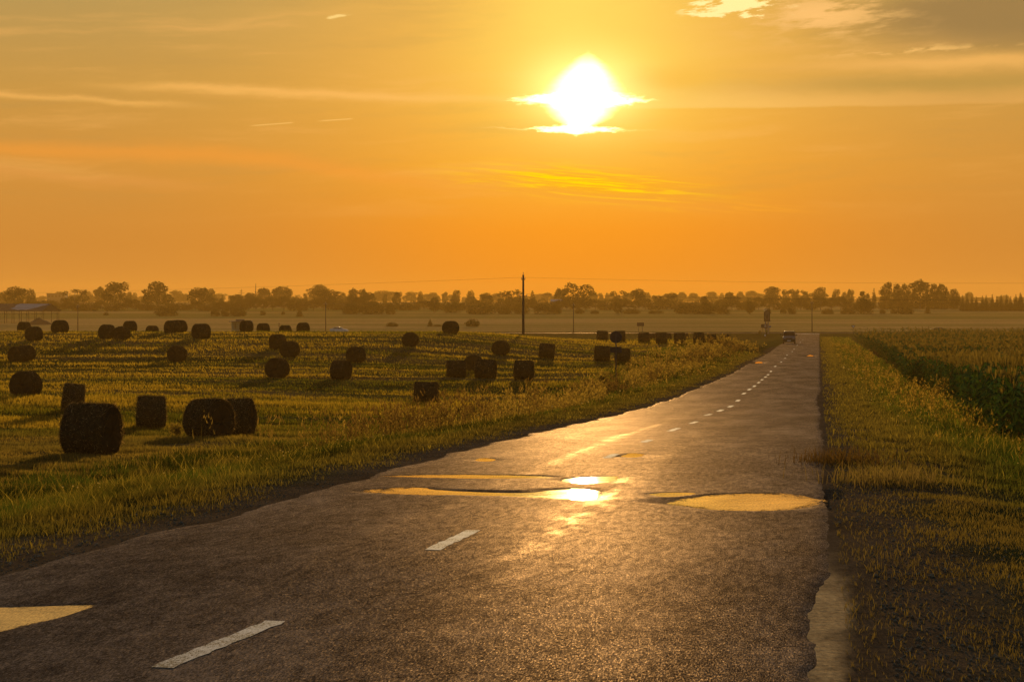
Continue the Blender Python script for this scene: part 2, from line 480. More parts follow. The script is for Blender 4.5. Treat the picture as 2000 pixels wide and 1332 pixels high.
# ------------------------------------------------------------------ ground
def lerp3(a, b, w): return np.asarray(a)[None, None] * (1 - w[..., None]) + np.asarray(b) * w[..., None] if np.ndim(a) == 1 else a * (1 - w[..., None]) + np.asarray(b) * w[..., None]
rowsY = np.concatenate([np.arange(-60, 6, 3.0), np.arange(6, 40, .22), np.geomspace(40, 260, 300), np.geomspace(261, 500, 90), np.geomspace(503, 3000, 90)])
sp_ = np.geomspace(.2, 1750, 110)
colsS = np.concatenate([-(sp_[::-1]) - 9.0, np.arange(-9.0, -.41, .2), np.arange(-.4, .61, .05), np.arange(.8, 4.01, .2), 4.2 + sp_])
def build_ground():
    YY, SS = np.meshgrid(rowsY, colsS, indexing='ij')
    XX = np.clip(xr(YY) + SS, -1600, 1600)
    S = XX - xr(YY)
    Z = H(XX, YY)
    u = -(S + RW)
    inside = (S > -RW + .35) & (S < -.35) & (YY < 474)
    Z = np.where(inside, Z - .06, Z)
    Z = np.where((S > -1.6) & (S < .22) & (YY > 20.6) & (YY < 23.4), Z - .07, Z)
    n1 = fbm(XX / 9, YY / 5, 21); n2 = fbm(XX / 2.2, YY / 1.4, 22); n3 = vnoise(XX / 60, YY / 7, 23)
    C = lerp3((.125, .085, .035), (.055, .060, .016), sst(.40, .62, .5 * n1 + .5 * n3))       # stubble to regrowth
    C = lerp3(C, (.040, .045, .014), (1 - sst(7.5, 10.5, u + 3 * (n1 - .5))) * (u > 0))           # left verge
    C = lerp3(C, (.095, .068, .046), 1 - sst(.3, 1.5, u + 1.2 * (n2 - .5)))                        # trodden earth by the road
    R = S > -3
    CR = lerp3((.042, .048, .015), (.095, .068, .046), 1 - sst(.7, 2.2, S + 1.6 * (n2 - .5)))
    CR = lerp3(CR, (.022, .020, .013), sst(4.2, 5.2, S))
    sand = (1 - sst(.0, .13, S + .30 * (fbm(XX / .30, YY / .8, 27) - .5))) * (1 - sst(13.5, 17, YY)) * (.55 + .45 * sst(.35, .6, fbm(XX / .25, YY / .5, 25)))
    CR = lerp3(CR, (.52, .37, .20), sand)
    C = np.where(R[..., None], CR, C)
    # beyond the highway: pale stubble, a green strip on the left, rough grass
    fc = lerp3((.50, .32, .12), (.36, .25, .08), sst(.4, .65, n3))
    fc = lerp3(fc, (.24, .20, .06), sst(.42, .6, vnoise(XX / 400, YY / 42, 31)) * sst(560, 640, YY))
    fc = lerp3(fc, (.19, .18, .05), sst(880, 900, YY) * (1 - sst(1035, 1050, YY)) * (XX < -40))
    fc = lerp3(fc, (.38, .25, .10), sst(1040, 1050, YY))
    C = lerp3(C, (.06, .065, .02), sst(265, 300, YY))
    C = lerp3(C, np.where(YY[..., None] > 500, fc, C), sst(494, 506, YY))
    nr, nc = YY.shape
    idx = np.arange(nr * nc).reshape(nr, nc)
    Fq = np.stack([idx[:-1, :-1], idx[:-1, 1:], idx[1:, 1:], idx[1:, :-1]], -1).reshape(-1, 4)
    me = np_mesh('ground', np.stack([XX, YY, Z], -1).reshape(-1, 3), Fq, ground_mat(), C.reshape(-1, 3), smooth=True)
    link('ground', me, kind='structure')
build_ground()

# ------------------------------------------------------------------ road, puddles, markings
def asphalt(name, far=False):
    m = bpy.data.materials.new(name); m.use_nodes = True
    nt = m.node_tree; b = nt.nodes['Principled BSDF']
    uv = nt.nodes.new('ShaderNodeUVMap')
    sp = nt.nodes.new('ShaderNodeSeparateXYZ'); nt.links.new(uv.outputs[0], sp.inputs[0])
    s, y = E(nt, sp.outputs[0]), E(nt, sp.outputs[1])
    g = nt.nodes.new('ShaderNodeNewGeometry')
    big = noise(nt, vec(nt, s * .7, y * .16), 1.0, 4.0)
    mid = noise(nt, vec(nt, s * 3.0, y * 1.2), 1.0, 5.0, .65)
    fine = noise(nt, vec(nt, s * 95.0, y * 17.0, 2.0), 1.0, 3.0, .9)
    grit = noise(nt, vec(nt, s * 110.0, y * 20.0, 7.0), 1.0, 3.0, .9)
    chip = noise(nt, vec(nt, s * 16.0, y * 3.2, 11.0), 1.0, 5.0, .85)
    base = ramp(nt, big * .20 + mid * .15 + chip * .20 + fine * .45, [(.42, (.014, .012, .013)), (.5, (.070, .055, .047)), (.58, (.24, .185, .155))])
    # worn wheel tracks are smoother and hold the wet
    w = (big - .5) * .5
    tr = ((s + 3.95 + w) / .13).g() + ((s + 2.45 + w) / .22).g() * .9 + ((s + 5.0 + w) / .2).g() * .3 + ((s + 1.0 + w) / .3).g() * .3
    wet = (tr * (.35 + .65 * big.ss(.40, .66)) * mid.ss(.40, .66)).clamp()
    # cross cracks and old repair seams
    cy = y + noise(nt, vec(nt, s * .9, y * .05, 4.0), 1.0, 4.0) * 1.6
    fr = (cy * .31)._m('FRACT')
    crack = (fr - .5).abs().ss(.005, .0015) * .8 * noise(nt, vec(nt, s * .5, y * .8, 8.0), 1.0, 3.0).ss(.52, .62)
    base = mixc(nt, crack * .75, base, (.012, .010, .010))
    base = mixc(nt, wet * .45, base, (.030, .024, .022))
    ro = .54 - wet * .16 + (fine - .5) * .25
    bp = nt.nodes.new('ShaderNodeBump'); bp.inputs['Strength'].default_value = .35; bp.inputs['Distance'].default_value = .002
    nt.links.new((fine * .55 + grit * .45 - crack * .8).k, bp.inputs['Height'])
    nt.nodes.remove(b)
    d = nt.nodes.new('ShaderNodeBsdfDiffuse'); nt.links.new(base, d.inputs[0]); nt.links.new(bp.outputs[0], d.inputs['Normal'])
    gl = nt.nodes.new('ShaderNodeBsdfGlossy'); gl.inputs[0].default_value = (.95, .72, .50, 1)
    nt.links.new(ro.max(.16).min(.9).k, gl.inputs['Roughness']); nt.links.new(bp.outputs[0], gl.inputs['Normal'])
    mx = nt.nodes.new('ShaderNodeMixShader')
    # only the tops of the stones mirror the sky: fine grit breaks the sheen up
    fz = nt.nodes.new('ShaderNodeFresnel'); fz.inputs[0].default_value = 1.33
    fac = E(nt, fz.outputs[0]) * (.135 + wet * .08 + big.ss(.42, .7) * .03) * (.03 + 1.1 * grit.ss(.45, .60) + 4.5 * grit.ss(.60, .70)) * (.80 + .3 * mid) * (.60 + .8 * chip.ss(.40, .60)) * (1.0 - crack * .8)
    nt.links.new((fac * (.4 if far else 1.0)).k, mx.inputs[0]); nt.links.new(d.outputs[0], mx.inputs[1]); nt.links.new(gl.outputs[0], mx.inputs[2])
    out = [n for n in nt.nodes if n.type == 'OUTPUT_MATERIAL'][0]
    nt.links.new(mx.outputs[0], out.inputs[0])
    return m
ASPH = asphalt('asphalt')

def water_mat():
    """shallow muddy rain water: brown below, mirror above"""
    m = bpy.data.materials.new('puddle_water'); m.use_nodes = True
    nt = m.node_tree; nt.nodes.clear()
    out = nt.nodes.new('ShaderNodeOutputMaterial')
    g = nt.nodes.new('ShaderNodeNewGeometry')
    n = noise(nt, g.outputs['Position'], 6.0, 4.0); n2 = noise(nt, g.outputs['Position'], 1.6, 4.0)
    bp = nt.nodes.new('ShaderNodeBump'); bp.inputs['Strength'].default_value = .07; bp.inputs['Distance'].default_value = .012
    sp = nt.nodes.new('ShaderNodeSeparateXYZ'); nt.links.new(g.outputs['Position'], sp.inputs[0])
    x, y = E(nt, sp.outputs[0]), E(nt, sp.outputs[1])
    grn = noise(nt, vec(nt, x * 60.0, y * 14.0), 1.0, 3.0, .8)
    nt.links.new((n * .8 + grn * .12).k, bp.inputs['Height'])
    d = nt.nodes.new('ShaderNodeBsdfDiffuse'); d.inputs[0].default_value = (.10, .085, .075, 1)
    gl = nt.nodes.new('ShaderNodeBsdfGlossy'); gl.inputs[0].default_value = (1.0, .84, .70, 1); gl.inputs['Roughness'].default_value = .02
    nt.links.new(bp.outputs[0], gl.inputs['Normal'])
    f = nt.nodes.new('ShaderNodeFresnel'); f.inputs[0].default_value = 1.33
    mx = nt.nodes.new('ShaderNodeMixShader')
    nt.links.new((E(nt, f.outputs[0]) * (.25 + .9 * n2 + (grn - .5) * 1.3)).clamp().k, mx.inputs[0])
    nt.links.new(d.outputs[0], mx.inputs[1]); nt.links.new(gl.outputs[0], mx.inputs[2])
    # the film thins out towards its shore: stones show through
    dp = nt.nodes.new('ShaderNodeAttribute'); dp.attribute_name = 'tint'
    sh = noise(nt, vec(nt, x * 7.0, y * 3.0, 5.0), 1.0, 5.0, .7)
    al = (E(nt, dp.outputs['Fac']) * 1.1 + (sh - .5) * 1.5 + (grn - .5) * 1.0).ss(.08, .50)
    tr = nt.nodes.new('ShaderNodeBsdfTransparent'); m2 = nt.nodes.new('ShaderNodeMixShader')
    nt.links.new(al.k, m2.inputs[0]); nt.links.new(tr.outputs[0], m2.inputs[1]); nt.links.new(mx.outputs[0], m2.inputs[2])
    nt.links.new(m2.outputs[0], out.inputs[0])
    return m
WATER = water_mat()

PUD = [
 ([(-60, 1194), (60, 1189), (188, 1184), (130, 1204), (60, 1219), (-60, 1246)], 'pale pointed puddle at the left road edge, nearest to the camera'),
 ([(1300, 980), (1370, 969), (1470, 965), (1545, 966), (1590, 972), (1608, 980), (1560, 988), (1490, 993), (1435, 993), (1390, 990), (1340, 985)], 'large pale oval puddle against the right road edge'),
 ([(700, 960), (770, 954), (830, 954), (862, 958), (960, 961.5), (1030, 961.5), (1075, 958), (1130, 956.5), (1165, 959), (1183, 966), (1150, 973), (1080, 970.5), (1000, 967.5), (900, 965.5), (800, 965)], 'long glowing puddle stretching across the left lane to the centre line'),
 ([(1098, 939), (1130, 934), (1205, 932), (1192, 940), (1150, 943)], 'small blazing yellow puddle behind the long puddle'),
 ([(735, 931), (900, 929), (1060, 931), (1060, 934), (900, 934)], 'thin line of water across the left lane behind the long puddle'),
 ([(1215, 891), (1230, 887), (1258, 889), (1240, 893)], 'little puddle right of a worn centre dash'),
 ([(1270, 966), (1340, 964), (1362, 967), (1300, 971)], 'ragged little puddle between centre line and oval puddle'),
 ([(1470, 709), (1480, 706), (1490, 707), (1484, 710)], 'distant puddle in the left lane far down the road'),
 ([(1575, 696), (1580, 693), (1589, 694), (1586, 697)], 'distant puddle in the right lane near the verge'),
 ([(925, 899), (940, 896), (968, 898), (950, 901)], 'faint small puddle in the left lane beyond the thin line of water'),
]
def edge_pts(poly, n=6):
    """polygon with a slightly ragged outline"""
    out = []; N = len(poly)
    for i in range(N):
        a, b, c, d = (Vector(poly[(i + j) % N]) for j in (-1, 0, 1, 2))
        for k in range(n):
            t = k / n
            q = (2 * b + (c - a) * t + (2 * a - 5 * b + 4 * c - d) * t * t + (3 * b - a - 3 * c + d) * t ** 3) * .5
            out.append(q)
    return out
pud_world = []
for poly, lab in PUD:
    W = [at(*p) for p in poly]
    pl = edge_pts([(p.x, p.y) for p in W], 5)
    L = min(-float(road_d(p.y)) + CAMZ + .020 - .008 * (2 * min(1, max(0, (p.x - float(xr(p.y)) + RW) / RW)) - 1) ** 2 for p in pl) - .003
    pud_world.append((pl, L, lab))
def pip(px, py, poly):
    ins = np.zeros(px.shape, bool); dist = np.full(px.shape, 1e9)
    n = len(poly)
    for i in range(n):
        x0, y0 = poly[i]; x1, y1 = poly[(i + 1) % n]
        c = ((y0 > py) != (y1 > py)) & (px < (x1 - x0) * (py - y0) / (y1 - y0 + 1e-12) + x0)
        ins ^= c
        t = np.clip(((px - x0) * (x1 - x0) + (py - y0) * (y1 - y0)) / ((x1 - x0)**2 + (y1 - y0)**2 + 1e-12), 0, 1)
        dist = np.minimum(dist, np.hypot(px - x0 - t * (x1 - x0), py - y0 - t * (y1 - y0)))
    return ins, dist
def edgeR(Y):
    e = .10 * (fbm(Y / 2.2, Y * 0 + 3, 41, 5) - .5) * 2 + .07 * (fbm(Y / .30, Y * 0, 42, 3) - .5)
    return e - .08 * (1 - sst(12.8, 14.0, Y)) - .15 * np.exp(-((Y - 78) / 8)**2)
def edgeL(Y):
    return -RW + .22 * (fbm(Y / 1.6, Y * 0 + 7, 43, 4) - .5) * 2
def build_road():
    Yr = np.concatenate([np.arange(-60, 8, 2.0), np.arange(8, 18, .07), np.arange(18, 32, .045), np.arange(32, 60, .15), np.geomspace(60, 472, 420), [476.0]])
    k = np.linspace(0, 1, 90)
    eL, eR = edgeL(Yr), edgeR(Yr)
    S = eL[:, None] + (eR - eL)[:, None] * k[None]
    YY = np.repeat(Yr[:, None], len(k), 1); XX = xr(YY) + S
    Z = CAMZ - road_d(YY) + .020 - .008 * (2 * k - 1)[None]**2
    Z = Z - .018 * sst(.97, 1, np.abs(2 * k - 1))[None]
    for pl, L, lab in pud_world:
        m = (YY > min(p[1] for p in pl) - 1) & (YY < max(p[1] for p in pl) + 1)
        if not m.any(): continue
        ins, d = pip(XX[m], YY[m], pl)
        sd_ = np.where(ins, -d, d)
        w = np.where(ins, 1.0, 1 - sst(.05, .55, d))
        z = Z[m]; tgt = L + .020 * np.clip(sd_ / .22, -1, 1.6) + .012 * (fbm(XX[m] / .11, YY[m] / .55, 47, 3) - .5)
        tgt = np.minimum(z, tgt)
        Z[m] = z * (1 - w) + tgt * w
    nr, nc = YY.shape
    idx = np.arange(nr * nc).reshape(nr, nc)
    Fq = np.stack([idx[:-1, :-1], idx[:-1, 1:], idx[1:, 1:], idx[1:, :-1]], -1).reshape(-1, 4)
    me = np_mesh('road', np.stack([XX, YY, Z], -1).reshape(-1, 3), Fq, ASPH, smooth=True)
    uv = me.uv_layers.new(name='UVMap')
    co = np.stack([S, YY], -1).reshape(-1, 2)[Fq.ravel()]
    uv.data.foreach_set('uv', co.astype(np.float32).ravel())
    return link('road', me, kind='structure')
road = build_road()

def build_puddles():
    for pl, L, lab in pud_world:
        c = sum((Vector(p) for p in pl), Vector((0, 0))) / len(pl)
        rr = []
        for i, p in enumerate(pl):
            d = (Vector(p) - c); rr.append(c + d * 1.0 + d.normalized() * .10 if d.length else Vector(p))
        n = len(rr); fr = (1.0, .96, .90, .80, .62, .35)
        V = [((p.x - c.x) * f, (p.y - c.y) * f, 0.0) for f in fr for p in rr] + [(0, 0, 0)]
        D = [min(1.0, (1 - f) * 1.7) for f in fr for p in rr] + [1.0]
        T = []
        for k in range(len(fr) - 1):
            for i in range(n):
                j = (i + 1) % n
                T += [(k * n + i, k * n + j, (k + 1) * n + j), (k * n + i, (k + 1) * n + j, (k + 1) * n + i)]
        k = (len(fr) - 1) * n
        T += [(k + i, k + (i + 1) % n, len(V) - 1) for i in range(n)]
        o = link('puddle', np_mesh('puddle', V, T, WATER, np.repeat(np.array(D)[:, None], 3, 1)), label=lab, cat='puddle', group='rain puddles on the road')
        o.location = (c.x, c.y, L)
build_puddles()

def paint_mat():
    m = bpy.data.materials.new('road_paint'); m.use_nodes = True
    nt = m.node_tree; b = nt.nodes['Principled BSDF']; g = nt.nodes.new('ShaderNodeNewGeometry')
    sp = nt.nodes.new('ShaderNodeSeparateXYZ'); nt.links.new(g.outputs['Position'], sp.inputs[0])
    n = noise(nt, vec(nt, E(nt, sp.outputs[0]) * 55.0, E(nt, sp.outputs[1]) * 16.0), 1.0, 4.0, .8); n2 = noise(nt, g.outputs['Position'], 4.0, 3.0)
    c = ramp(nt, n * .6 + n2 * .4, [(.42, (.10, .085, .08)), (.50, (.52, .50, .51)), (.64, (.80, .78, .80))])
    nt.links.new(c, b.inputs['Base Color']); b.inputs['Roughness'].default_value = .85; b.inputs['Specular IOR Level'].default_value = .04
    bp = nt.nodes.new('ShaderNodeBump'); bp.inputs['Strength'].default_value = .4; bp.inputs['Distance'].default_value = .006
    nt.links.new(n.k, bp.inputs['Height']); nt.links.new(bp.outputs[0], b.inputs['Normal'])
    return m
PAINT = paint_mat()
def strip(pts, w, name, jag=.012):
    """a painted strip following pts (x, y) on the road, ragged ends"""
    m = MB(); L, Rr = [], []
    for i, (x, y) in enumerate(pts):
        a = Vector(pts[max(i - 1, 0)]); b = Vector(pts[min(i + 1, len(pts) - 1)])
        t = (b - a).normalized(); n = Vector((-t.y, t.x))
        z = CAMZ - float(road_d(y)) + .0235
        j = random.uniform(-jag, jag)
        L.append((x + n.x * (w / 2 + j), y + n.y * (w / 2 + j), z)); Rr.append((x - n.x * (w / 2 - j), y - n.y * (w / 2 - j), z))
    b0 = len(pts)
    m.v = L + Rr
    m.f = [(i, i + 1, b0 + i + 1, b0 + i) for i in range(b0 - 1)]
    return m.build(name, PAINT, road)
DASH = [((316, 1311), (540, 1219), .13), ((845, 1079), (925, 1040), .13), ((1184, 897), (1203, 889), .13), ((1255, 866), (1272, 861), .13),
        ((1308, 844), (1325, 838), .13), ((1349, 829), (1361, 825), .12), ((1377, 813), (1389, 810), .12)]
for (a, b, w) in DASH:
    A, B = at(*a), at(*b)
    n = 14
    strip([(A.x + (B.x - A.x) * i / n + random.uniform(-.008, .008), A.y + (B.y - A.y) * i / n) for i in range(n + 1)], w, 'centre_dash')
for (px, py) in [(1407, 803), (1427, 795), (1441, 783.5), (1453, 769.5), (1464, 761.5), (1473, 755), (1482, 748), (1488.5, 742.5), (1495, 737), (1500, 732.5),
                 (1505.5, 726), (1514, 716), (1526, 707.5), (1533.5, 700), (1537, 694), (1547, 687), (1551, 682), (1557, 675), (1563, 669), (1568, 664)]:
    A = at(px, py); l = .9 + A.y * .004
    strip([(A.x + .1543 * d, A.y + d) for d in (-l, 0, l)], .15, 'centre_dash')
for k in range(9):
    x0 = float(xr(468)) - 5.7 + k * .66
    strip([(x0, 468.0), (x0 + .36, 468.0)], 4.0, 'give_way_mark', 0)

# highway crossing at the valley floor
def build_highway():
    Xs = np.linspace(-420, 420, 60); Ys = np.linspace(475.5, 487.5, 5)
    YY, XX = np.meshgrid(Ys, Xs, indexing='ij')
    Z = np.full(YY.shape, CAMZ - 7.5 + .05) - .03 * ((YY - 481.5) / 6)**2
    idx = np.arange(YY.size).reshape(YY.shape)
    Fq = np.stack([idx[:-1, :-1], idx[:-1, 1:], idx[1:, 1:], idx[1:, :-1]], -1).reshape(-1, 4)
    me = np_mesh('highway', np.stack([XX, YY, Z], -1).reshape(-1, 3), Fq, ASPH, smooth=True)
    uv = me.uv_layers.new(name='UVMap')
    uv.data.foreach_set('uv', np.stack([YY - 481.5, XX], -1).reshape(-1, 2)[Fq.ravel()].astype(np.float32).ravel())
    me.materials[0] = asphalt('highway_asphalt', True)
    link('highway', me, kind='structure')
build_highway()

# ------------------------------------------------------------------ grass
def blades(X, Y, h, w, tint, seg2=True, lean=.35, z=None):
    n = len(X)
    Z = H(X, Y) - .006 if z is None else z
    a = rng.uniform(0, 2 * np.pi, n); l = rng.uniform(.05, lean, n) * h; la = rng.uniform(0, 2 * np.pi, n)
    dx, dy = np.cos(a) * w / 2, np.sin(a) * w / 2
    lx, ly = np.cos(la) * l, np.sin(la) * l
    b = np.stack([X, Y, Z], -1)
    side = np.stack([dx, dy, np.zeros(n)], -1)
    top = b + np.stack([lx, ly, h], -1)
    if seg2:
        mid = b + np.stack([lx * .3, ly * .3, h * .55], -1)
        V = np.stack([b - side, b + side, mid - side * .75, mid + side * .75, top], 1).reshape(-1, 3)
        o = np.arange(n)[:, None] * 5
        Fc = np.concatenate([o + [0, 1, 3], o + [0, 3, 2], o + [2, 3, 4]])
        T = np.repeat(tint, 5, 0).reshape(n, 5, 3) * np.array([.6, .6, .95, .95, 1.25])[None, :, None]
    else:
        V = np.stack([b - side, b + side, top], 1).reshape(-1, 3)
        Fc = np.arange(n)[:, None] * 3 + [0, 1, 2]
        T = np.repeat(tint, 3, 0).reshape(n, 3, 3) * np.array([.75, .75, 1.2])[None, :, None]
    return V, Fc, T.reshape(-1, 3)
def merge(parts):
    V, Fc, T, o = [], [], [], 0
    for v, f, t in parts:
        V.append(v); Fc.append(f + o); T.append(t); o += len(v)
    return np.concatenate(V), np.concatenate(Fc), np.concatenate(T)
def mixt(a, b, w): return np.asarray(a)[None] * (1 - w[:, None]) + np.asarray(b)[None] * w[:, None]
GREEN, LUSH, GOLD, BROWN = (.040, .054, .013), (.023, .042, .011), (.20, .145, .042), (.115, .082, .036)

def ysample(n, y0, y1, e):
    """distances with density ~ Y^-e"""
    t = rng.uniform(0, 1, n)
    return (y0**(1 - e) + t * (y1**(1 - e) - y0**(1 - e)))**(1 / (1 - e))

def build_left_verge():
    n = 330000
    Y = ysample(n, 11, 230, 1.35)
    u = rng.uniform(0, 1, n) ** 1.1 * 11.5
    X = xr(Y) - RW - u
    k = (X > -.285 * Y - 2)
    n2 = fbm(X / 1.6, Y / 2.4, 51); n3 = fbm(X / .6, Y / .9, 52)
    dens = sst(.1, 1.3, u + 1.2 * (n2 - .5)) * (1 - sst(9, 11.5, u)) * (.35 + .65 * sst(.3, .5, n3))
    k &= rng.uniform(0, 1, n) < dens + .06 * (u > .6)
    X, Y, u, n2, n3 = X[k], Y[k], u[k], n2[k], n3[k]
    h = (.085 + .14 * sst(1.4, 4.6, u + 1.8 * (n2 - .5))) * (.4 + 1.2 * n3) * rng.uniform(.6, 1.3, len(X)) * (.45 + .55 * sst(.2, 1.8, u))
    w = np.maximum(.005, Y * .00034) * rng.uniform(.8, 1.4, len(X))
    T = mixt(LUSH, GREEN, sst(.3, .7, n3)) * (1.3 - .8 * sst(.35, .6, fbm(X / 3.1, Y / 4.4, 53)))[:, None]
    T = T * (1 - (sst(.52, .70, n2) * .5)[:, None]) + np.array(GOLD) * (sst(.52, .70, n2) * .5)[:, None]
    br = .75 * (1 - sst(.8, 3.2, u + 2 * (n2 - .5)))
    T = T * (1 - br[:, None]) + np.array(BROWN) * br[:, None]
    tip = rng.uniform(0, 1, len(X)) < .07
    T[tip] = np.array(GOLD) * rng.uniform(.7, 1.2, (tip.sum(), 1)); h[tip] *= 1.35
    T *= rng.uniform(.7, 1.3, (len(X), 1))
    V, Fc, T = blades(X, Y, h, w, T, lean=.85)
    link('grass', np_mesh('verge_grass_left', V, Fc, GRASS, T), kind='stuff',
         label='long grass on the verge between road and hay field', cat='grass')
def build_right_verge():
    n = 340000
    Y = ysample(n, 9.5, 420, 1.35)
    s = rng.uniform(0, 1, n) * 8.0
    X = xr(Y) + s + .1
    k = X < .33 * Y + 3.0
    n2 = fbm(X / 1.4, Y / 2.6, 61); n3 = fbm(X / .5, Y / .9, 62)
    far = sst(24, 42, Y)
    dens = .10 + .90 * sst(.1, 1.7, s * (1 + .5 * far) + 1.3 * (n2 - .5)) * (.3 + .7 * sst(.3, .52, n3))
    dens *= .95 + .05 * sst(14, 24, Y + 6 * (n2 - .5))
    k &= (rng.uniform(0, 1, n) < dens + .05 * (n3 > .5) + .10 * (Y < 18) * (n3 > .45)) & (s < 4.7 + 1.4 * n2 + .8 * sst(60, 100, Y))
    X, Y, s, n2, n3 = X[k], Y[k], s[k], n2[k], n3[k]; far = sst(20, 38, Y)
    h = (.042 + .04 * far + (.03 + .12 * far) * sst(1.2, 3.4, s)) * (.4 + 1.2 * n3) * rng.uniform(.6, 1.3, len(X))
    w = np.maximum(.0042, Y * .00034) * rng.uniform(.8, 1.4, len(X))
    T = mixt(LUSH, GREEN, sst(.3, .7, n3)) * 1.15
    g = sst(.55, .72, n2) * .28
    T = T * (1 - g[:, None]) + np.array(GOLD) * g[:, None]
    br = np.clip(.8 * (1 - sst(1.4, 3.0, s + 1.4 * (n2 - .5))) + .75 * (1 - sst(15, 26, Y)), 0, 1)
    T = T * (1 - br[:, None]) + np.array(BROWN) * br[:, None]
    tip = rng.uniform(0, 1, len(X)) < .10 * far
    T[tip] = np.array(GOLD) * rng.uniform(.7, 1.2, (tip.sum(), 1)); h[tip] *= 1.3
    T *= rng.uniform(.7, 1.3, (len(X), 1))
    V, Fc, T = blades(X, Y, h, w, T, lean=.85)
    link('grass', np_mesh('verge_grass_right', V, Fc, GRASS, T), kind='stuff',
         label='grass and dry tufts on the verge between road and corn', cat='grass')
def build_field_grass():
    n = 420000
    Y = ysample(n, 38, 285, 1.15)
    X = -.29 * Y - 1 + rng.uniform(0, 1, n) * (.29 * Y + 1 + xr(Y) - RW - 7)
    u = xr(Y) - RW - X
    n1 = fbm(X / 30, Y / 4.2, 71); n2 = fbm(X / 4, Y / 1.6, 72); n4 = fbm(X / 13, Y / 7, 73)
    st = .55 * n1 + .45 * n2
    k = rng.uniform(0, 1, n) < .30 + .70 * sst(.36, .56, st)
    X, Y, u, n1, n2, n4, st = (v[k] for v in (X, Y, u, n1, n2, n4, st))
    near = 1 - sst(60, 90, Y)
    h = (.07 + .11 * sst(.4, .62, st)) * rng.uniform(.6, 1.5, len(X)) * (1 - .3 * near)
    w = np.maximum(.010, Y * .00042) * rng.uniform(.8, 1.5, len(X))
    T = mixt((.058, .064, .011), (.31, .20, .036), np.clip(sst(.36, .62, n4 * .5 + n1 * .5) + rng.uniform(-.3, .3, len(X)), 0, 1))
    T = T * (1 - .75 * near[:, None]) + np.array((.12, .085, .042)) * .75 * near[:, None]
    T *= rng.uniform(.7, 1.3, (len(X), 1))
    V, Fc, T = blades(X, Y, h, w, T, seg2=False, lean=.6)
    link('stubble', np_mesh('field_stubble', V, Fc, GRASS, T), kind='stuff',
         label='mown stubble and regrowth of the hay field', cat='stubble')
build_left_verge(); build_right_verge(); build_field_grass()

# ------------------------------------------------------------------ tall weeds with pale seed heads
def weed_geo(X, Y, h, tint, heads=14, spread=.16, wmul=1.0):
    n = len(X)
    Z = H(X, Y)
    lean = rng.normal(0, .10, (n, 2))
    w = np.maximum(.012, Y * .0003) * wmul
    ts = [blades(X, Y, h, w, tint * .45, seg2=False, lean=.15)]
    for k in range(heads):
        t = rng.uniform(.45, 1.05, n)
        sp = spread * (1.25 - t) * h * 1.4
        x = X + rng.normal(0, 1, n) * sp + lean[:, 0] * t * h; y = Y + rng.normal(0, 1, n) * sp
        ts.append(blades(x, y, h * rng.uniform(.06, .16, n), w * rng.uniform(1.8, 3.4, n), tint * rng.uniform(.6, 1.3, (n, 1)), seg2=False, lean=.8, z=Z + t * h))
    return merge(ts)
def build_weeds():
    n = 2600
    Y = ysample(n, 48, 250, 1.01)
    u = rng.normal(6.2, 1.6, n) + np.clip((40 - Y) * .06, -1, 1.4)
    X = xr(Y) - RW - u
    c = fbm(X / 3.5, Y / 5, 81)
    k = (c > .44 + .10 * (1 - sst(50, 75, Y))) & (X > -.29 * Y) & ~((Y > 78) & (Y < 112) & (np.abs(X / Y * F - 203) < 22))
    X, Y, c = X[k], Y[k], c[k]
    h = rng.uniform(.45, .95, len(X)) * (.75 + .5 * (c > .55))
    T = mixt((.26, .17, .06), (.13, .075, .035), sst(.5, .66, vnoise(X / 6, Y / 9, 82)))
    L = weed_geo(X, Y, h, T)
    n = 1500
    Y = ysample(n, 30, 300, 1.1)
    s = rng.normal(4.4, 1.0, n)
    X = xr(Y) + s - .5
    c = fbm(X / 2.4, Y / 4, 83)
    k = (c > .47) & (s > 2.2) & (s < 6.5)
    X, Y, c = X[k], Y[k], c[k]
    h = rng.uniform(.35, .85, len(X))
    T = mixt((.25, .16, .05), (.08, .085, .02), (rng.uniform(0, 1, len(X)) < .35).astype(float))
    R = weed_geo(X, Y, h, T)
    for nm, (V, Fc, T), lb in (('weeds', L, 'seeding weeds along the foot of the left verge'), ('weeds', R, 'seeding weeds along the edge of the corn')):
        link(nm, np_mesh('seed_heads', V, Fc, GRASS, T), kind='stuff', label=lb, cat='weeds')
    # pale flower heads low in the verge grass
    n = 420
    Y = ysample(n, 20, 150, 1.2)
    left = rng.uniform(0, 1, n) < .5
    X = np.where(left, xr(Y) - RW - rng.uniform(2, 7, n), xr(Y) + rng.uniform(1.6, 5, n))
    k = (fbm(X / 1.5, Y / 3, 84) > .50) & (np.abs(X) < .28 * Y)
    X, Y = X[k], Y[k]; Z = H(X, Y) + rng.uniform(.14, .34, len(X))
    r = np.maximum(.013, Y * .00040) * rng.uniform(.7, 1.2, len(X))
    o = np.array([(1, 0, 0), (0, 1, 0), (-1, 0, 0), (0, -1, 0), (0, 0, 1), (0, 0, -1)], float)
    V = (np.stack([X, Y, Z], -1)[:, None] + o[None] * r[:, None, None]).reshape(-1, 3)
    Fc = (np.arange(len(X))[:, None, None] * 6 + np.array([(0, 1, 4), (1, 2, 4), (2, 3, 4), (3, 0, 4), (1, 0, 5), (2, 1, 5), (3, 2, 5), (0, 3, 5)])[None]).reshape(-1, 3)
    link('wildflowers', np_mesh('flower_heads', V, Fc, GRASS, np.full((len(V), 3), (.75, .62, .40))), kind='stuff',
         label='small pale flower heads dotted through the verge grass', cat='wildflowers')
build_weeds()

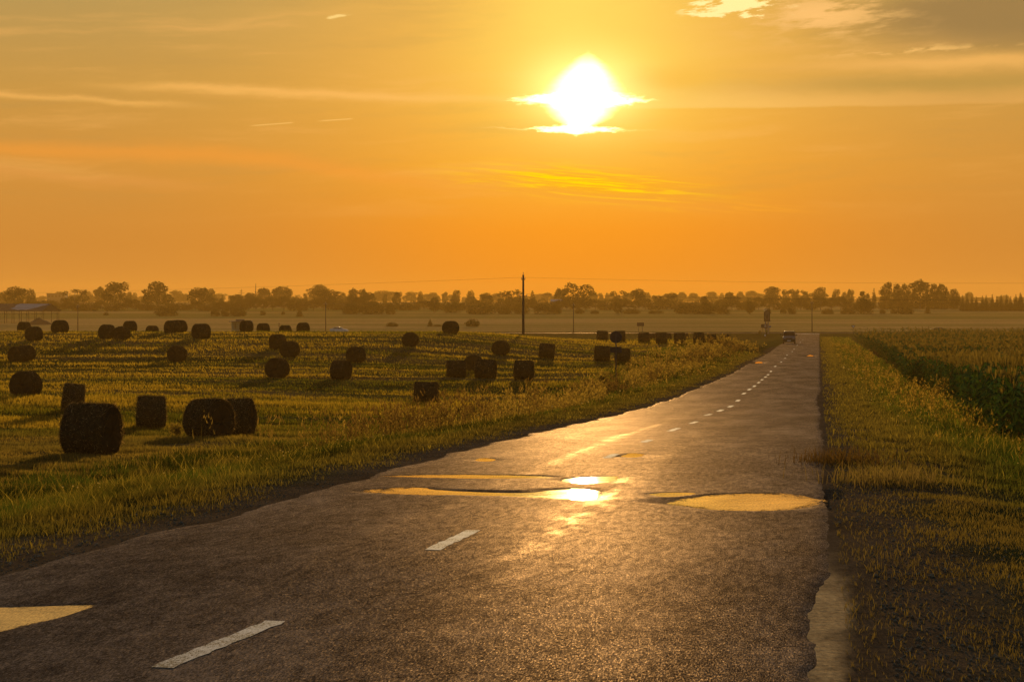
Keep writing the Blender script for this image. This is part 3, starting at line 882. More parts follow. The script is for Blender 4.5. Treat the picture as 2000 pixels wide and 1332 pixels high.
# single weed clumps that stand out
for (px, py, hh, lab) in [(768, 842, 1.0, 'tall feathery golden weed clump left of the pale field bale at the verge'), (1148, 768, .9, 'pale arching grass clump left of the round sign'),
                          (1180, 764, 1.1, 'upright plume grass clump close beside the round sign post'), 
                          (1840, 800, 1.2, 'tall dry weed clump at the corner of the corn'), (345, 858, .5, 'small bright weed in front of the two overlapping bales'),
                          (1640, 905, .45, 'low brown dry tuft on the right road shoulder'), (1735, 945, .4, 'pale blonde grass tuft on the right road shoulder')]:
    p = at(px, py)
    k = 26
    X = p.x + rng.normal(0, .22 * hh, k); Y = p.y + rng.normal(0, .22 * hh, k)
    if hh < .5:
        X = p.x + rng.normal(0, .35, 500); Y = p.y + rng.normal(0, .5, 500)
        V, Fc, T = blades(X, Y, rng.uniform(.1, .3, 500), np.full(500, .010), np.tile(np.array((.16, .11, .06) if px > 1700 else (.08, .045, .022)), (500, 1)), lean=.8)
    else:
        V, Fc, T = weed_geo(X, Y, rng.uniform(.6, 1.1, k) * hh, np.tile(np.array((.20, .135, .05)), (k, 1)), heads=16, spread=.13)
    o = link('weed_clump', np_mesh('weed_clump', V - np.array(p), Fc, GRASS, T), label=lab, cat='weed')
    if hh < .5:
        o.name = 'dry_grass'; o['kind'] = 'stuff'; o['category'] = 'grass'
    o.location = p

# ------------------------------------------------------------------ corn
def corn_proto(seed, lod):
    r = np.random.default_rng(seed)
    V, Fc, T = [], [], []
    def quad(a, b, c, d, t):
        o = len(V); V.extend([a, b, c, d]); Fc.extend([(o, o + 1, o + 2), (o, o + 2, o + 3)]); T.extend([t] * 4)
    h = 1.55
    g = np.array((.032, .062, .020))
    for k in range(2):
        a = k * 1.57; d = np.array((math.cos(a), math.sin(a), 0)) * .018
        quad(-d, d, d * .6 + (0, 0, h), -d * .6 + (0, 0, h), g * 1.1)
    for i in range(9 if lod == 0 else 6):
        z = h * (.12 + .8 * i / (8 if lod == 0 else 5)); a = i * math.pi + r.normal(0, .5); L = r.uniform(.45, .75) * (1.1 - .5 * abs(i / 8 - .45))
        dr = np.array((math.cos(a), math.sin(a), 0)); sd_ = np.array((-dr[1], dr[0], 0))
        pr, pw = np.array((0, 0, z)), .035
        for j, (x, zz, ww) in enumerate([(.35, .26, .05), (.72, .30, .042), (1.0, .08, .008)] if lod == 0 else [(.55, .28, .06), (1.0, .08, .01)]):
            q = np.array((0, 0, z)) + dr * L * x + np.array((0, 0, zz * L * 1.1))
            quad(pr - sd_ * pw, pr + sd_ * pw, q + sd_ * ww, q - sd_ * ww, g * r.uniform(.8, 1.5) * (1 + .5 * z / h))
            pr, pw = q, ww
    for k in range(6 if lod == 0 else 4):
        a = r.uniform(0, 6.28); t = r.uniform(.03, .16) if k else .01
        b = np.array((0, 0, h - .02)); e = b + np.array((math.cos(a) * t, math.sin(a) * t, r.uniform(.2, .34)))
        sd_ = np.array((-math.sin(a), math.cos(a), 0)) * (.014 if lod == 0 else .028)
        quad(b - sd_, b + sd_, e + sd_ * .5, e - sd_ * .5, np.array((.22, .15, .045)))
    return np.array(V), np.array(Fc), np.array(T)
def build_corn():
    P = [[corn_proto(i + 10 * l, l) for i in range(6)] for l in (0, 1)]
    pts = []
    for Y in np.concatenate([np.arange(32, 130, .36), np.arange(130, 250, .7), np.arange(250, 440, 1.5)]):
        n = int(max(0, .34 * Y + 5 - (xr(Y) + 4.6)) / (.62 if Y < 130 else 1.0 if Y < 250 else 1.5)) + 1
        stp = .62 if Y < 130 else 1.0 if Y < 250 else 1.5
        for k in range(n):
            pts.append((float(xr(Y)) + 4.7 + 1.0 * float(sst(55, 90, Y)) + 1.8 * float(sst(110, 220, Y)) + k * stp + random.gauss(0, .09) + 1.2 * (float(vnoise(Y / 9, 0, 91)) - .5), Y + random.gauss(0, .1)))
    pts = np.array(pts)
    keep = rng.uniform(0, 1, len(pts)) < .45 + .55 * sst(.28, .4, fbm(pts[:, 0] / 5, pts[:, 1] / 7, 92))
    keep &= rng.uniform(0, 1, len(pts)) < 1 - .75 * sst(300, 400, pts[:, 1]) * (1 - sst(0, 25, pts[:, 0] - xr(pts[:, 1]) - 6))
    pts = pts[keep]
    Z = H(pts[:, 0], pts[:, 1])
    lod = (pts[:, 1] > 105).astype(int); pi = rng.integers(0, 6, len(pts))
    parts = []
    for l in (0, 1):
        for i in range(6):
            m = (lod == l) & (pi == i); n = m.sum()
            if not n: continue
            v, f, t = P[l][i]
            a = rng.uniform(0, 6.28, n); sc = rng.uniform(.8, 1.15, n) * (.82 + .36 * fbm(pts[m, 0] / 8, pts[m, 1] / 12, 93))
            wd = np.where(pts[m, 1] > 130, 1.5, 1.1)
            ca, sa = np.cos(a)[:, None] * wd[:, None], np.sin(a)[:, None] * wd[:, None]
            x = pts[m, 0][:, None] + (v[None, :, 0] * ca - v[None, :, 1] * sa) * sc[:, None]
            y = pts[m, 1][:, None] + (v[None, :, 0] * sa + v[None, :, 1] * ca) * sc[:, None]
            z = Z[m][:, None] + v[None, :, 2] * sc[:, None]
            V = np.stack([x, y, z], -1).reshape(-1, 3)
            Fc = (np.arange(n)[:, None, None] * len(v) + f[None]).reshape(-1, 3)
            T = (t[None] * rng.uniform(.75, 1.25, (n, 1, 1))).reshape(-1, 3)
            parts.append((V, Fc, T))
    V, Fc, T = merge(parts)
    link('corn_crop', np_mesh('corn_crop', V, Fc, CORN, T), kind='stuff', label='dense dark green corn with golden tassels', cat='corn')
build_corn()

# ------------------------------------------------------------------ round bales
def bale_mesh(seed, straws, R=.68, L=1.2, ns=72, nl=22):
    """axis along local X, resting on z = 0; sagging drum of rolled hay with loose stalks"""
    r = np.random.default_rng(seed)
    V, Fc, T = [], [], []
    th = np.linspace(0, 2 * np.pi, ns, endpoint=False)
    prof = [(-.5, 0), (-.505, .35), (-.505, .7), (-.49, .92), (-.455, 1.0)] + [(-.42 + .84 * i / nl, 1.0) for i in range(nl + 1)] + [(.455, 1.0), (.49, .92), (.505, .7), (.505, .35), (.5, 0)]
    px, pr = np.array([p[0] for p in prof]) * L, np.array([p[1] for p in prof])
    A, B = np.meshgrid(th, np.arange(len(prof)), indexing='ij')
    x = px[B]; rad = pr[B] * R
    big = fbm(A * 1.3 + seed, x * 1.5 + 20, seed, 3) - .5
    ring = fbm(A * .4, x * 11 + 5, seed + 3, 2) - .5
    fine = fbm(A * 9, x * 12, seed + 5, 3) - .5
    rad = rad * (1 + .07 * big) + (rad > .3 * R) * (.035 * ring + .05 * fine)
    x = x + (np.abs(px[B]) > .47 * L) * .06 * np.sign(px[B]) * (fbm(rad * 9, A * 1.5, seed + 9, 3) - .5) * 2
    y = rad * np.sin(A) * 1.03; z = rad * np.cos(A)
    z = np.where(z < 0, z * .93, z) + R * .93
    z = np.maximum(z, .0)
    y = y * (1 + .06 * sst(R * 1.2, 0, z))
    pos = np.stack([x, y, z], -1)
    n1, n2 = x.shape
    idx = np.arange(n1 * n2).reshape(n1, n2)
    nx = np.roll(idx, -1, 0)
    q = np.stack([idx[:, :-1], idx[:, 1:], nx[:, 1:], nx[:, :-1]], -1).reshape(-1, 4)
    tri = np.concatenate([q[:, [0, 1, 2]], q[:, [0, 2, 3]]])
    col = np.array((.055, .042, .028))[None] * (.4 + .9 * fbm(A * 6, x * 9, seed + 4, 3)).reshape(-1, 1)
    parts = [(pos.reshape(-1, 3), tri, col)]
    # loose stalks: short bent slivers all over the skin
    n = straws
    ii = r.integers(0, n1, n); jj = r.integers(2, n2 - 2, n)
    ce = pos[ii, jj]; c0 = np.stack([np.clip(ce[:, 0], -.4 * L, .4 * L), ce[:, 1] * 0, np.full(n, R * .93)], -1)
    nr = ce - c0; nr /= np.linalg.norm(nr, axis=1)[:, None] + 1e-9
    tg = r.normal(0, 1, (n, 3)); tg -= nr * (tg * nr).sum(1)[:, None]; tg /= np.linalg.norm(tg, axis=1)[:, None] + 1e-9
    ln = r.uniform(.035, .125, n) * np.where(ce[:, 2] > R * 1.6, 1.35, .9)
    wd = np.cross(nr, tg) * r.uniform(.003, .007, n)[:, None]
    j = r.normal(0, .02, (n, 3)); j -= nr * (j * nr).sum(1)[:, None]
    a = ce + j - nr * .01; e = a + tg * ln[:, None] + nr * (ln * r.uniform(-.05, .55, n))[:, None]
    m_ = (a + e) / 2 + nr * .015
    ok = e[:, 2] > .01
    V5 = np.stack([a - wd, a + wd, m_ + wd, m_ - wd, e], 1)[ok].reshape(-1, 3)
    o = np.arange(ok.sum())[:, None] * 5
    F5 = np.concatenate([o + [0, 1, 2], o + [0, 2, 3], o + [3, 2, 4]])
    t5 = np.repeat(np.array((.16, .115, .058))[None] * (r.uniform(.2, 1.1, (ok.sum(), 1)) + 2.2 * (r.uniform(0, 1, (ok.sum(), 1)) < .07)), 5, 0)
    parts.append((V5, F5, t5))
    V, Fc, T = merge(parts)
    me = np_mesh('bale', V, Fc, STRAW, T, smooth=False)
    sm = np.zeros(len(Fc), bool); sm[:len(tri)] = True
    me.polygons.foreach_set('use_smooth', sm)
    return me
NEAR_BALES = [bale_mesh(100 + i, 9000) for i in range(3)]
FAR_BALES = [bale_mesh(200 + i, 1600, ns=40, nl=10) for i in range(5)]
# px centre, base row, seen width px, diameter m, turn of the axis (deg from across the view), distance or None, label
BALES = [
 (179, 888, 110, 1.42, -14, None, 'biggest darkest bale, standing alone nearest to the road'),
 (140, 806, 52, 1.36, 12, None, 'leaning bale half hidden behind the biggest bale'),
 (294, 838, 67, 1.40, 13, None, 'square looking bale between the biggest bale and the overlapping pair'),
 (410, 858, 97, 1.42, -34, None, 'wide slanted front bale of the overlapping pair by the verge'),
 (468, 851, 60, 1.40, -8, None, 'rear bale of the overlapping pair by the verge'),
 (50, 777, 55, 1.40, 72, None, 'round faced bale alone at the left edge, second row'),
 (36, 705, 43, 1.36, 56, None, 'front bale of the touching pair at the left edge of the field'),
 (50, 703.5, 34, 1.36, 60, None, 'rear bale of the touching pair at the left edge of the field'),
 (66, 666, 33, 1.40, 60, None, 'low bale in front of the open barn'),
 (117, 654, 34, 1.52, 62, 208, 'large bale on the field crest right of the open barn'),
 (47, 650, 22, 1.36, 50, 228, 'bale top showing over the crest under the open barn'),
 (209, 661, 33, 1.46, 55, None, 'left bale of the close pair right of the first roadside pole'),
 (237, 665, 31, 1.38, 75, None, 'right bale of the close pair right of the first roadside pole'),
 (254, 650, 26, 1.40, 48, 226, 'half sunken bale behind the close pair on the crest'),
 (297, 650, 20, 1.30, 50, 236, 'barely visible bale top between the crest pairs'),
 (336, 653, 33, 1.48, 50, 206, 'front bale of the crest pair below the tall lobed tree'),
 (350, 652, 30, 1.44, 55, 211, 'rear bale of the crest pair below the tall lobed tree'),
 (393, 661, 40, 1.52, 42, None, 'slumped wide bale left of the bus shelter'),
 (481, 650, 27, 1.42, 40, 224, 'bale in front of the bus shelter'),
 (514, 651, 24, 1.36, 42, 232, 'low bale top just right of the bus shelter'),
 (557, 651, 24, 1.32, 42, 236, 'flattest bale top, under the small signal post'),
 (592, 650, 25, 1.38, 40, 231, 'bale top left of the second roadside pole'),
 (346, 705, 33, 1.36, 82, None, 'lone round bale in the middle of the left field'),
 (542, 682, 33, 1.38, 40, None, 'rear bale of the staggered pair below the white car'),
 (566, 698, 34, 1.38, 70, None, 'front bale of the staggered pair below the white car'),
 (541, 738, 42, 1.42, 76, None, 'round bale with a long shadow, second row centre left'),
 (666, 741, 43, 1.38, -26, None, 'slanted bale right of the round one with a long shadow'),
 (695, 706, 34, 1.34, 58, None, 'round bale above the slanted bale'),
 (801, 676, 28, 1.32, 80, None, 'small round bale with its own dark shadow, left of the tall pole'),
 (880, 655, 33, 1.44, 55, 214, 'bale on the crest near the lone round bush'),
 (832, 787, 51, 1.30, 6, None, 'square bale alone nearest to the middle of the verge'),
 (891, 736, 40, 1.38, 5, None, 'left bale of the three close bales in mid field'),
 (925, 723, 30, 1.34, 78, None, 'round bale peeping out between the two square mid field bales'),
 (948, 740, 45, 1.40, -12, None, 'right bale of the three close bales in mid field'),
 (978, 695, 32, 1.34, 66, None, 'rounded bale left of the tall utility pole'),
 (1023, 743, 42, 1.38, -10, None, 'square bale below the tall utility pole'),
 (1067, 701, 32, 1.38, -4, None, 'tilted bale right of the tall utility pole'),
 (1176, 666, 22, 1.36, 3, None, 'top left bale of the four around the round sign'),
 (1211, 668, 21, 1.36, 2, None, 'top right bale of the four, touching the round sign'),
 (1176, 705, 31, 1.38, 4, None, 'lower left bale of the four around the round sign'),
 (1216, 707, 33, 1.38, -4, None, 'lower right bale of the four, behind the sign post'),
 (1258, 670, 22, 1.34, 4, None, 'bale right under the small two legged board'),
 (1275, 668.5, 18, 1.05, 4, 272, 'bale squeezed in behind the second bale of the far row'),
 (1292, 672, 24, 1.34, -5, None, 'second front bale of the far row by the road'),
 (1303, 670.5, 17, 1.05, 4, 272, 'bale peeping out right of the second bale of the far row'),
 (1328, 673, 24, 1.34, -6, None, 'third front bale of the far row by the road'),
 (1337, 671.5, 16, 1.02, 3, 270, 'bale sliver right behind the third bale of the far row'),
 (1365, 674.5, 25, 1.50, -12, None, 'tallest bale of the far row, slightly twisted'),
 (1391, 672, 17, 1.20, 4, None, 'small bale right of the tallest bale of the far row'),
 (1416, 671, 17, 1.18, 4, None, 'last small bale of the far row, nearest the road'),
]
nb = fb = 0
for i, (px, py, wpx, dia, turn, dist, lab) in enumerate(BALES):
    p = atY(px, dist) if dist else at(px, py)
    if i < 5:
        me = NEAR_BALES[nb % 3]; nb += 1
    else:
        me = FAR_BALES[fb % 5]; fb += 1
    o = link('hay_bale', me, label=lab, cat='hay bale', group='round hay bales on the mown field')
    want = wpx * p.y / F                               # seen width in metres
    t = math.radians(abs(turn)); k = dia / 1.32
    ln = (want - dia * math.sin(t) * .98) / max(.45, math.cos(t))
    ln = min(max(ln, .95 * k), 1.5) if abs(turn) < 35 else min(max(ln, 1.0), 1.45)
    o.location = (p.x, p.y, p.z - .05)
    o.rotation_euler = (math.radians(random.uniform(-2, 2)), math.radians(random.uniform(-2, 2) + (5 if 'leaning' in lab or 'tilted' in lab else 0)), math.radians(turn))
    o.scale = (ln / 1.22, k, k)

def build_gravel():
    n = 8000
    Y = ysample(n, 9.5, 70, 1.6)
    left = rng.uniform(0, 1, n) < .45
    d = np.abs(rng.normal(0, .75, n)) + .30 * (~left & (Y < 19))
    X = np.where(left, xr(Y) - RW - d - .02, xr(Y) + d + .05)
    k = np.abs(X) < .28 * Y
    X, Y = X[k], Y[k]; n = len(X)
    r = rng.uniform(.004, .013, n) * np.where(rng.uniform(0, 1, n) < .03, 2.0, 1.0)
    Z = H(X, Y) + r * .3
    o = np.array([(1, 0, 0), (0, 1, 0), (-1, 0, 0), (0, -1, 0), (0, 0, .75), (0, 0, -.75)], float)
    V = np.stack([X, Y, Z], -1)[:, None] + o[None] * r[:, None, None] * rng.uniform(.6, 1.3, (n, 6, 1))
    Fc = (np.arange(n)[:, None, None] * 6 + np.array([(0, 1, 4), (1, 2, 4), (2, 3, 4), (3, 0, 4), (1, 0, 5), (2, 1, 5), (3, 2, 5), (0, 3, 5)])[None]).reshape(-1, 3)
    link('gravel', np_mesh('gravel', V.reshape(-1, 3), Fc, mat('stone', (.19, .14, .095), .9, var=.5, scale=9.0)), kind='stuff', label='loose gravel and crumbs along both road edges', cat='gravel')
build_gravel()

# ------------------------------------------------------------------ trees
def crown_mesh(name, lobes, n, leaf, seed, gaps=0.0):
    """leaf clumps through the volume of several lobes; unit box: width 1, height 1, base z = 0"""
    r = np.random.default_rng(seed)
    vol = np.array([l[3] * l[4] * l[5] for l in lobes]) ** .75; vol /= vol.sum()
    li = r.choice(len(lobes), n, p=vol)
    L = np.array(lobes)[li]
    d = r.normal(0, 1, (n, 3)); d /= np.linalg.norm(d, axis=1)[:, None]
    rad = r.uniform(.25, 1.0, n) ** .5
    wob = 1 + .22 * (fbm(d[:, 0] * 3 + li * 7 + 9, d[:, 2] * 3 + d[:, 1] * 2 + 9, seed, 3) - .5) * 2
    P = L[:, :3] + d * (rad * wob)[:, None] * L[:, 3:6]
    if gaps:
        k = fbm(P[:, 0] * 9 + 3, P[:, 2] * 9 + P[:, 1] * 6, seed + 2, 2) > gaps
        P = P[k]
    P = P[P[:, 2] > .01]; n = len(P)
    a = r.normal(0, 1, (n, 3)); a /= np.linalg.norm(a, axis=1)[:, None]
    b = np.cross(a, r.normal(0, 1, (n, 3))); b /= np.linalg.norm(b, axis=1)[:, None]
    s = leaf * r.uniform(.5, 1.4, n)[:, None]
    V = np.stack([P + a * s, P + b * s * .8, P - a * s * .9, P - b * s * .7], 1).reshape(-1, 3)
    Fc = np.arange(n)[:, None] * 4 + [0, 1, 2, 3]
    return np_mesh(name, V, Fc, CROWN)
def lobes_for(kind, r):
    if kind == 'broad':
        L = [(0, 0, .52, .42, .42, .36), (0, 0, .80, .30, .30, .22)]
        for k in range(7):
            a = k * .9 + r.uniform(0, .5); q = r.uniform(.18, .36)
            L.append((math.cos(a) * q, math.sin(a) * q, r.uniform(.38, .86), r.uniform(.13, .22), r.uniform(.13, .22), r.uniform(.09, .17)))
    elif kind == 'lobed':
        L = [(-.05, 0, .80, .28, .28, .18), (.12, 0, .72, .20, .2, .16), (0, 0, .42, .46, .4, .24), (.30, 0, .30, .22, .22, .18), (-.32, 0, .62, .17, .17, .10), (-.30, 0, .34, .20, .2, .16)]
    elif kind == 'twin':
        L = [(-.20, 0, .78, .22, .22, .20), (.22, 0, .74, .23, .23, .19), (-.38, 0, .64, .13, .13, .12), (.40, 0, .60, .12, .12, .10), (0, 0, .38, .38, .34, .26), (-.1, 0, .2, .3, .3, .2), (.2, 0, .2, .3, .3, .2)]
    elif kind == 'open':
        L = []
        for k in range(13):
            L.append((r.uniform(-.40, .40), r.uniform(-.3, .3), r.uniform(.25, .84), r.uniform(.13, .20), r.uniform(.13, .2), r.uniform(.08, .13)))
        L += [(.1, 0, .25, .36, .3, .24), (.22, 0, .45, .24, .2, .18)]
    elif kind == 'oval':
        L = [(0, 0, .48, .36, .36, .46)]
        for k in range(6):
            a = k * 1.1; L.append((math.cos(a) * .26, math.sin(a) * .26, r.uniform(.2, .85), .18, .18, .13))
    elif kind == 'conifer':
        L = []
        for k in range(10):
            z = .08 + .092 * k; w = .48 * (1 - k / 10.2) + .03
            L.append((r.uniform(-.02, .02), 0, z, w, w, .045))
        L.append((0, 0, .94, .035, .035, .09)); L.append((0, 0, .35, .25, .25, .34))
    elif kind == 'pine':
        L = [(0, 0, .72, .30, .3, .20), (.1, 0, .88, .20, .2, .12), (-.2, 0, .62, .22, .2, .11), (.24, 0, .55, .22, .2, .10), (-.08, 0, .42, .25, .25, .12), (.1, 0, .26, .3, .25, .2), (0, 0, .12, .35, .3, .12)]
    else:                                          # bush: a low dome to the ground
        L = [(0, 0, .34, .46, .46, .58)]
        for k in range(8):
            a = k * .8; q = r.uniform(.15, .38); L.append((math.cos(a) * q, math.sin(a) * q, r.uniform(.18, .78 - q), .2, .2, .2))
    return L
PROTO = {}
for kind, cnt in (('broad', 4), ('lobed', 1), ('twin', 1), ('open', 3), ('oval', 3), ('conifer', 2), ('pine', 2), ('bush', 4)):
    for i in range(cnt):
        r = random.Random(hash(kind) % 1 + i * 31 + len(kind))
        PROTO[kind, i] = crown_mesh('crown', lobes_for(kind, r), 3600, .026 if kind != 'conifer' else .022, 300 + i + 10 * len(kind), .40 if kind in ('open',) else .30)
def trunk_mesh():
    m = MB()
    m.tube([(0, 0, -.05), (.004, 0, .2), (-.004, .004, .5), (.01, 0, .78)], [.034, .026, .019, .006], 7)
    for a, z, l in ((.3, .24, .28), (2.2, .33, .30), (4.0, .42, .26), (5.3, .52, .22), (1.2, .60, .18)):
        m.tube([(0, 0, z), (math.cos(a) * l * .5, math.sin(a) * l * .5, z + l * .55), (math.cos(a) * l, math.sin(a) * l, z + l * .8)], [.016, .010, .004], 5)
    return m.mesh('trunk', BARK, smooth=True)
TRUNK = trunk_mesh()
used = {}
def tree(kind, px, top, wpx, D, label, name='tree', cat='tree', group=None, base=None, yaw=None):
    p = atY(px, D)
    h = max(zpx(top, D) - p.z, .6) + .1
    w = wpx * D / F
    n = len([1 for k in PROTO if k[0] == kind]); i = used.get(kind, 0); used[kind] = i + 1
    o = empty(name, (p.x, p.y, p.z - .1), 0 if kind in ('lobed', 'twin') else (random.uniform(-.5, .5) + (i // n) * 1.9), label=label, cat=cat, group=group)
    c = link('crown', PROTO[kind, i % n], o); c.scale = (w, w, h)
    t = link('trunk', TRUNK, o); t.scale = (w * .8, w * .8, h) if kind != 'bush' else (w * .5, w * .5, h * .7)
N_, M_, K_ = 960, 1250, 1700           # nearer row, middle row, far hazy row
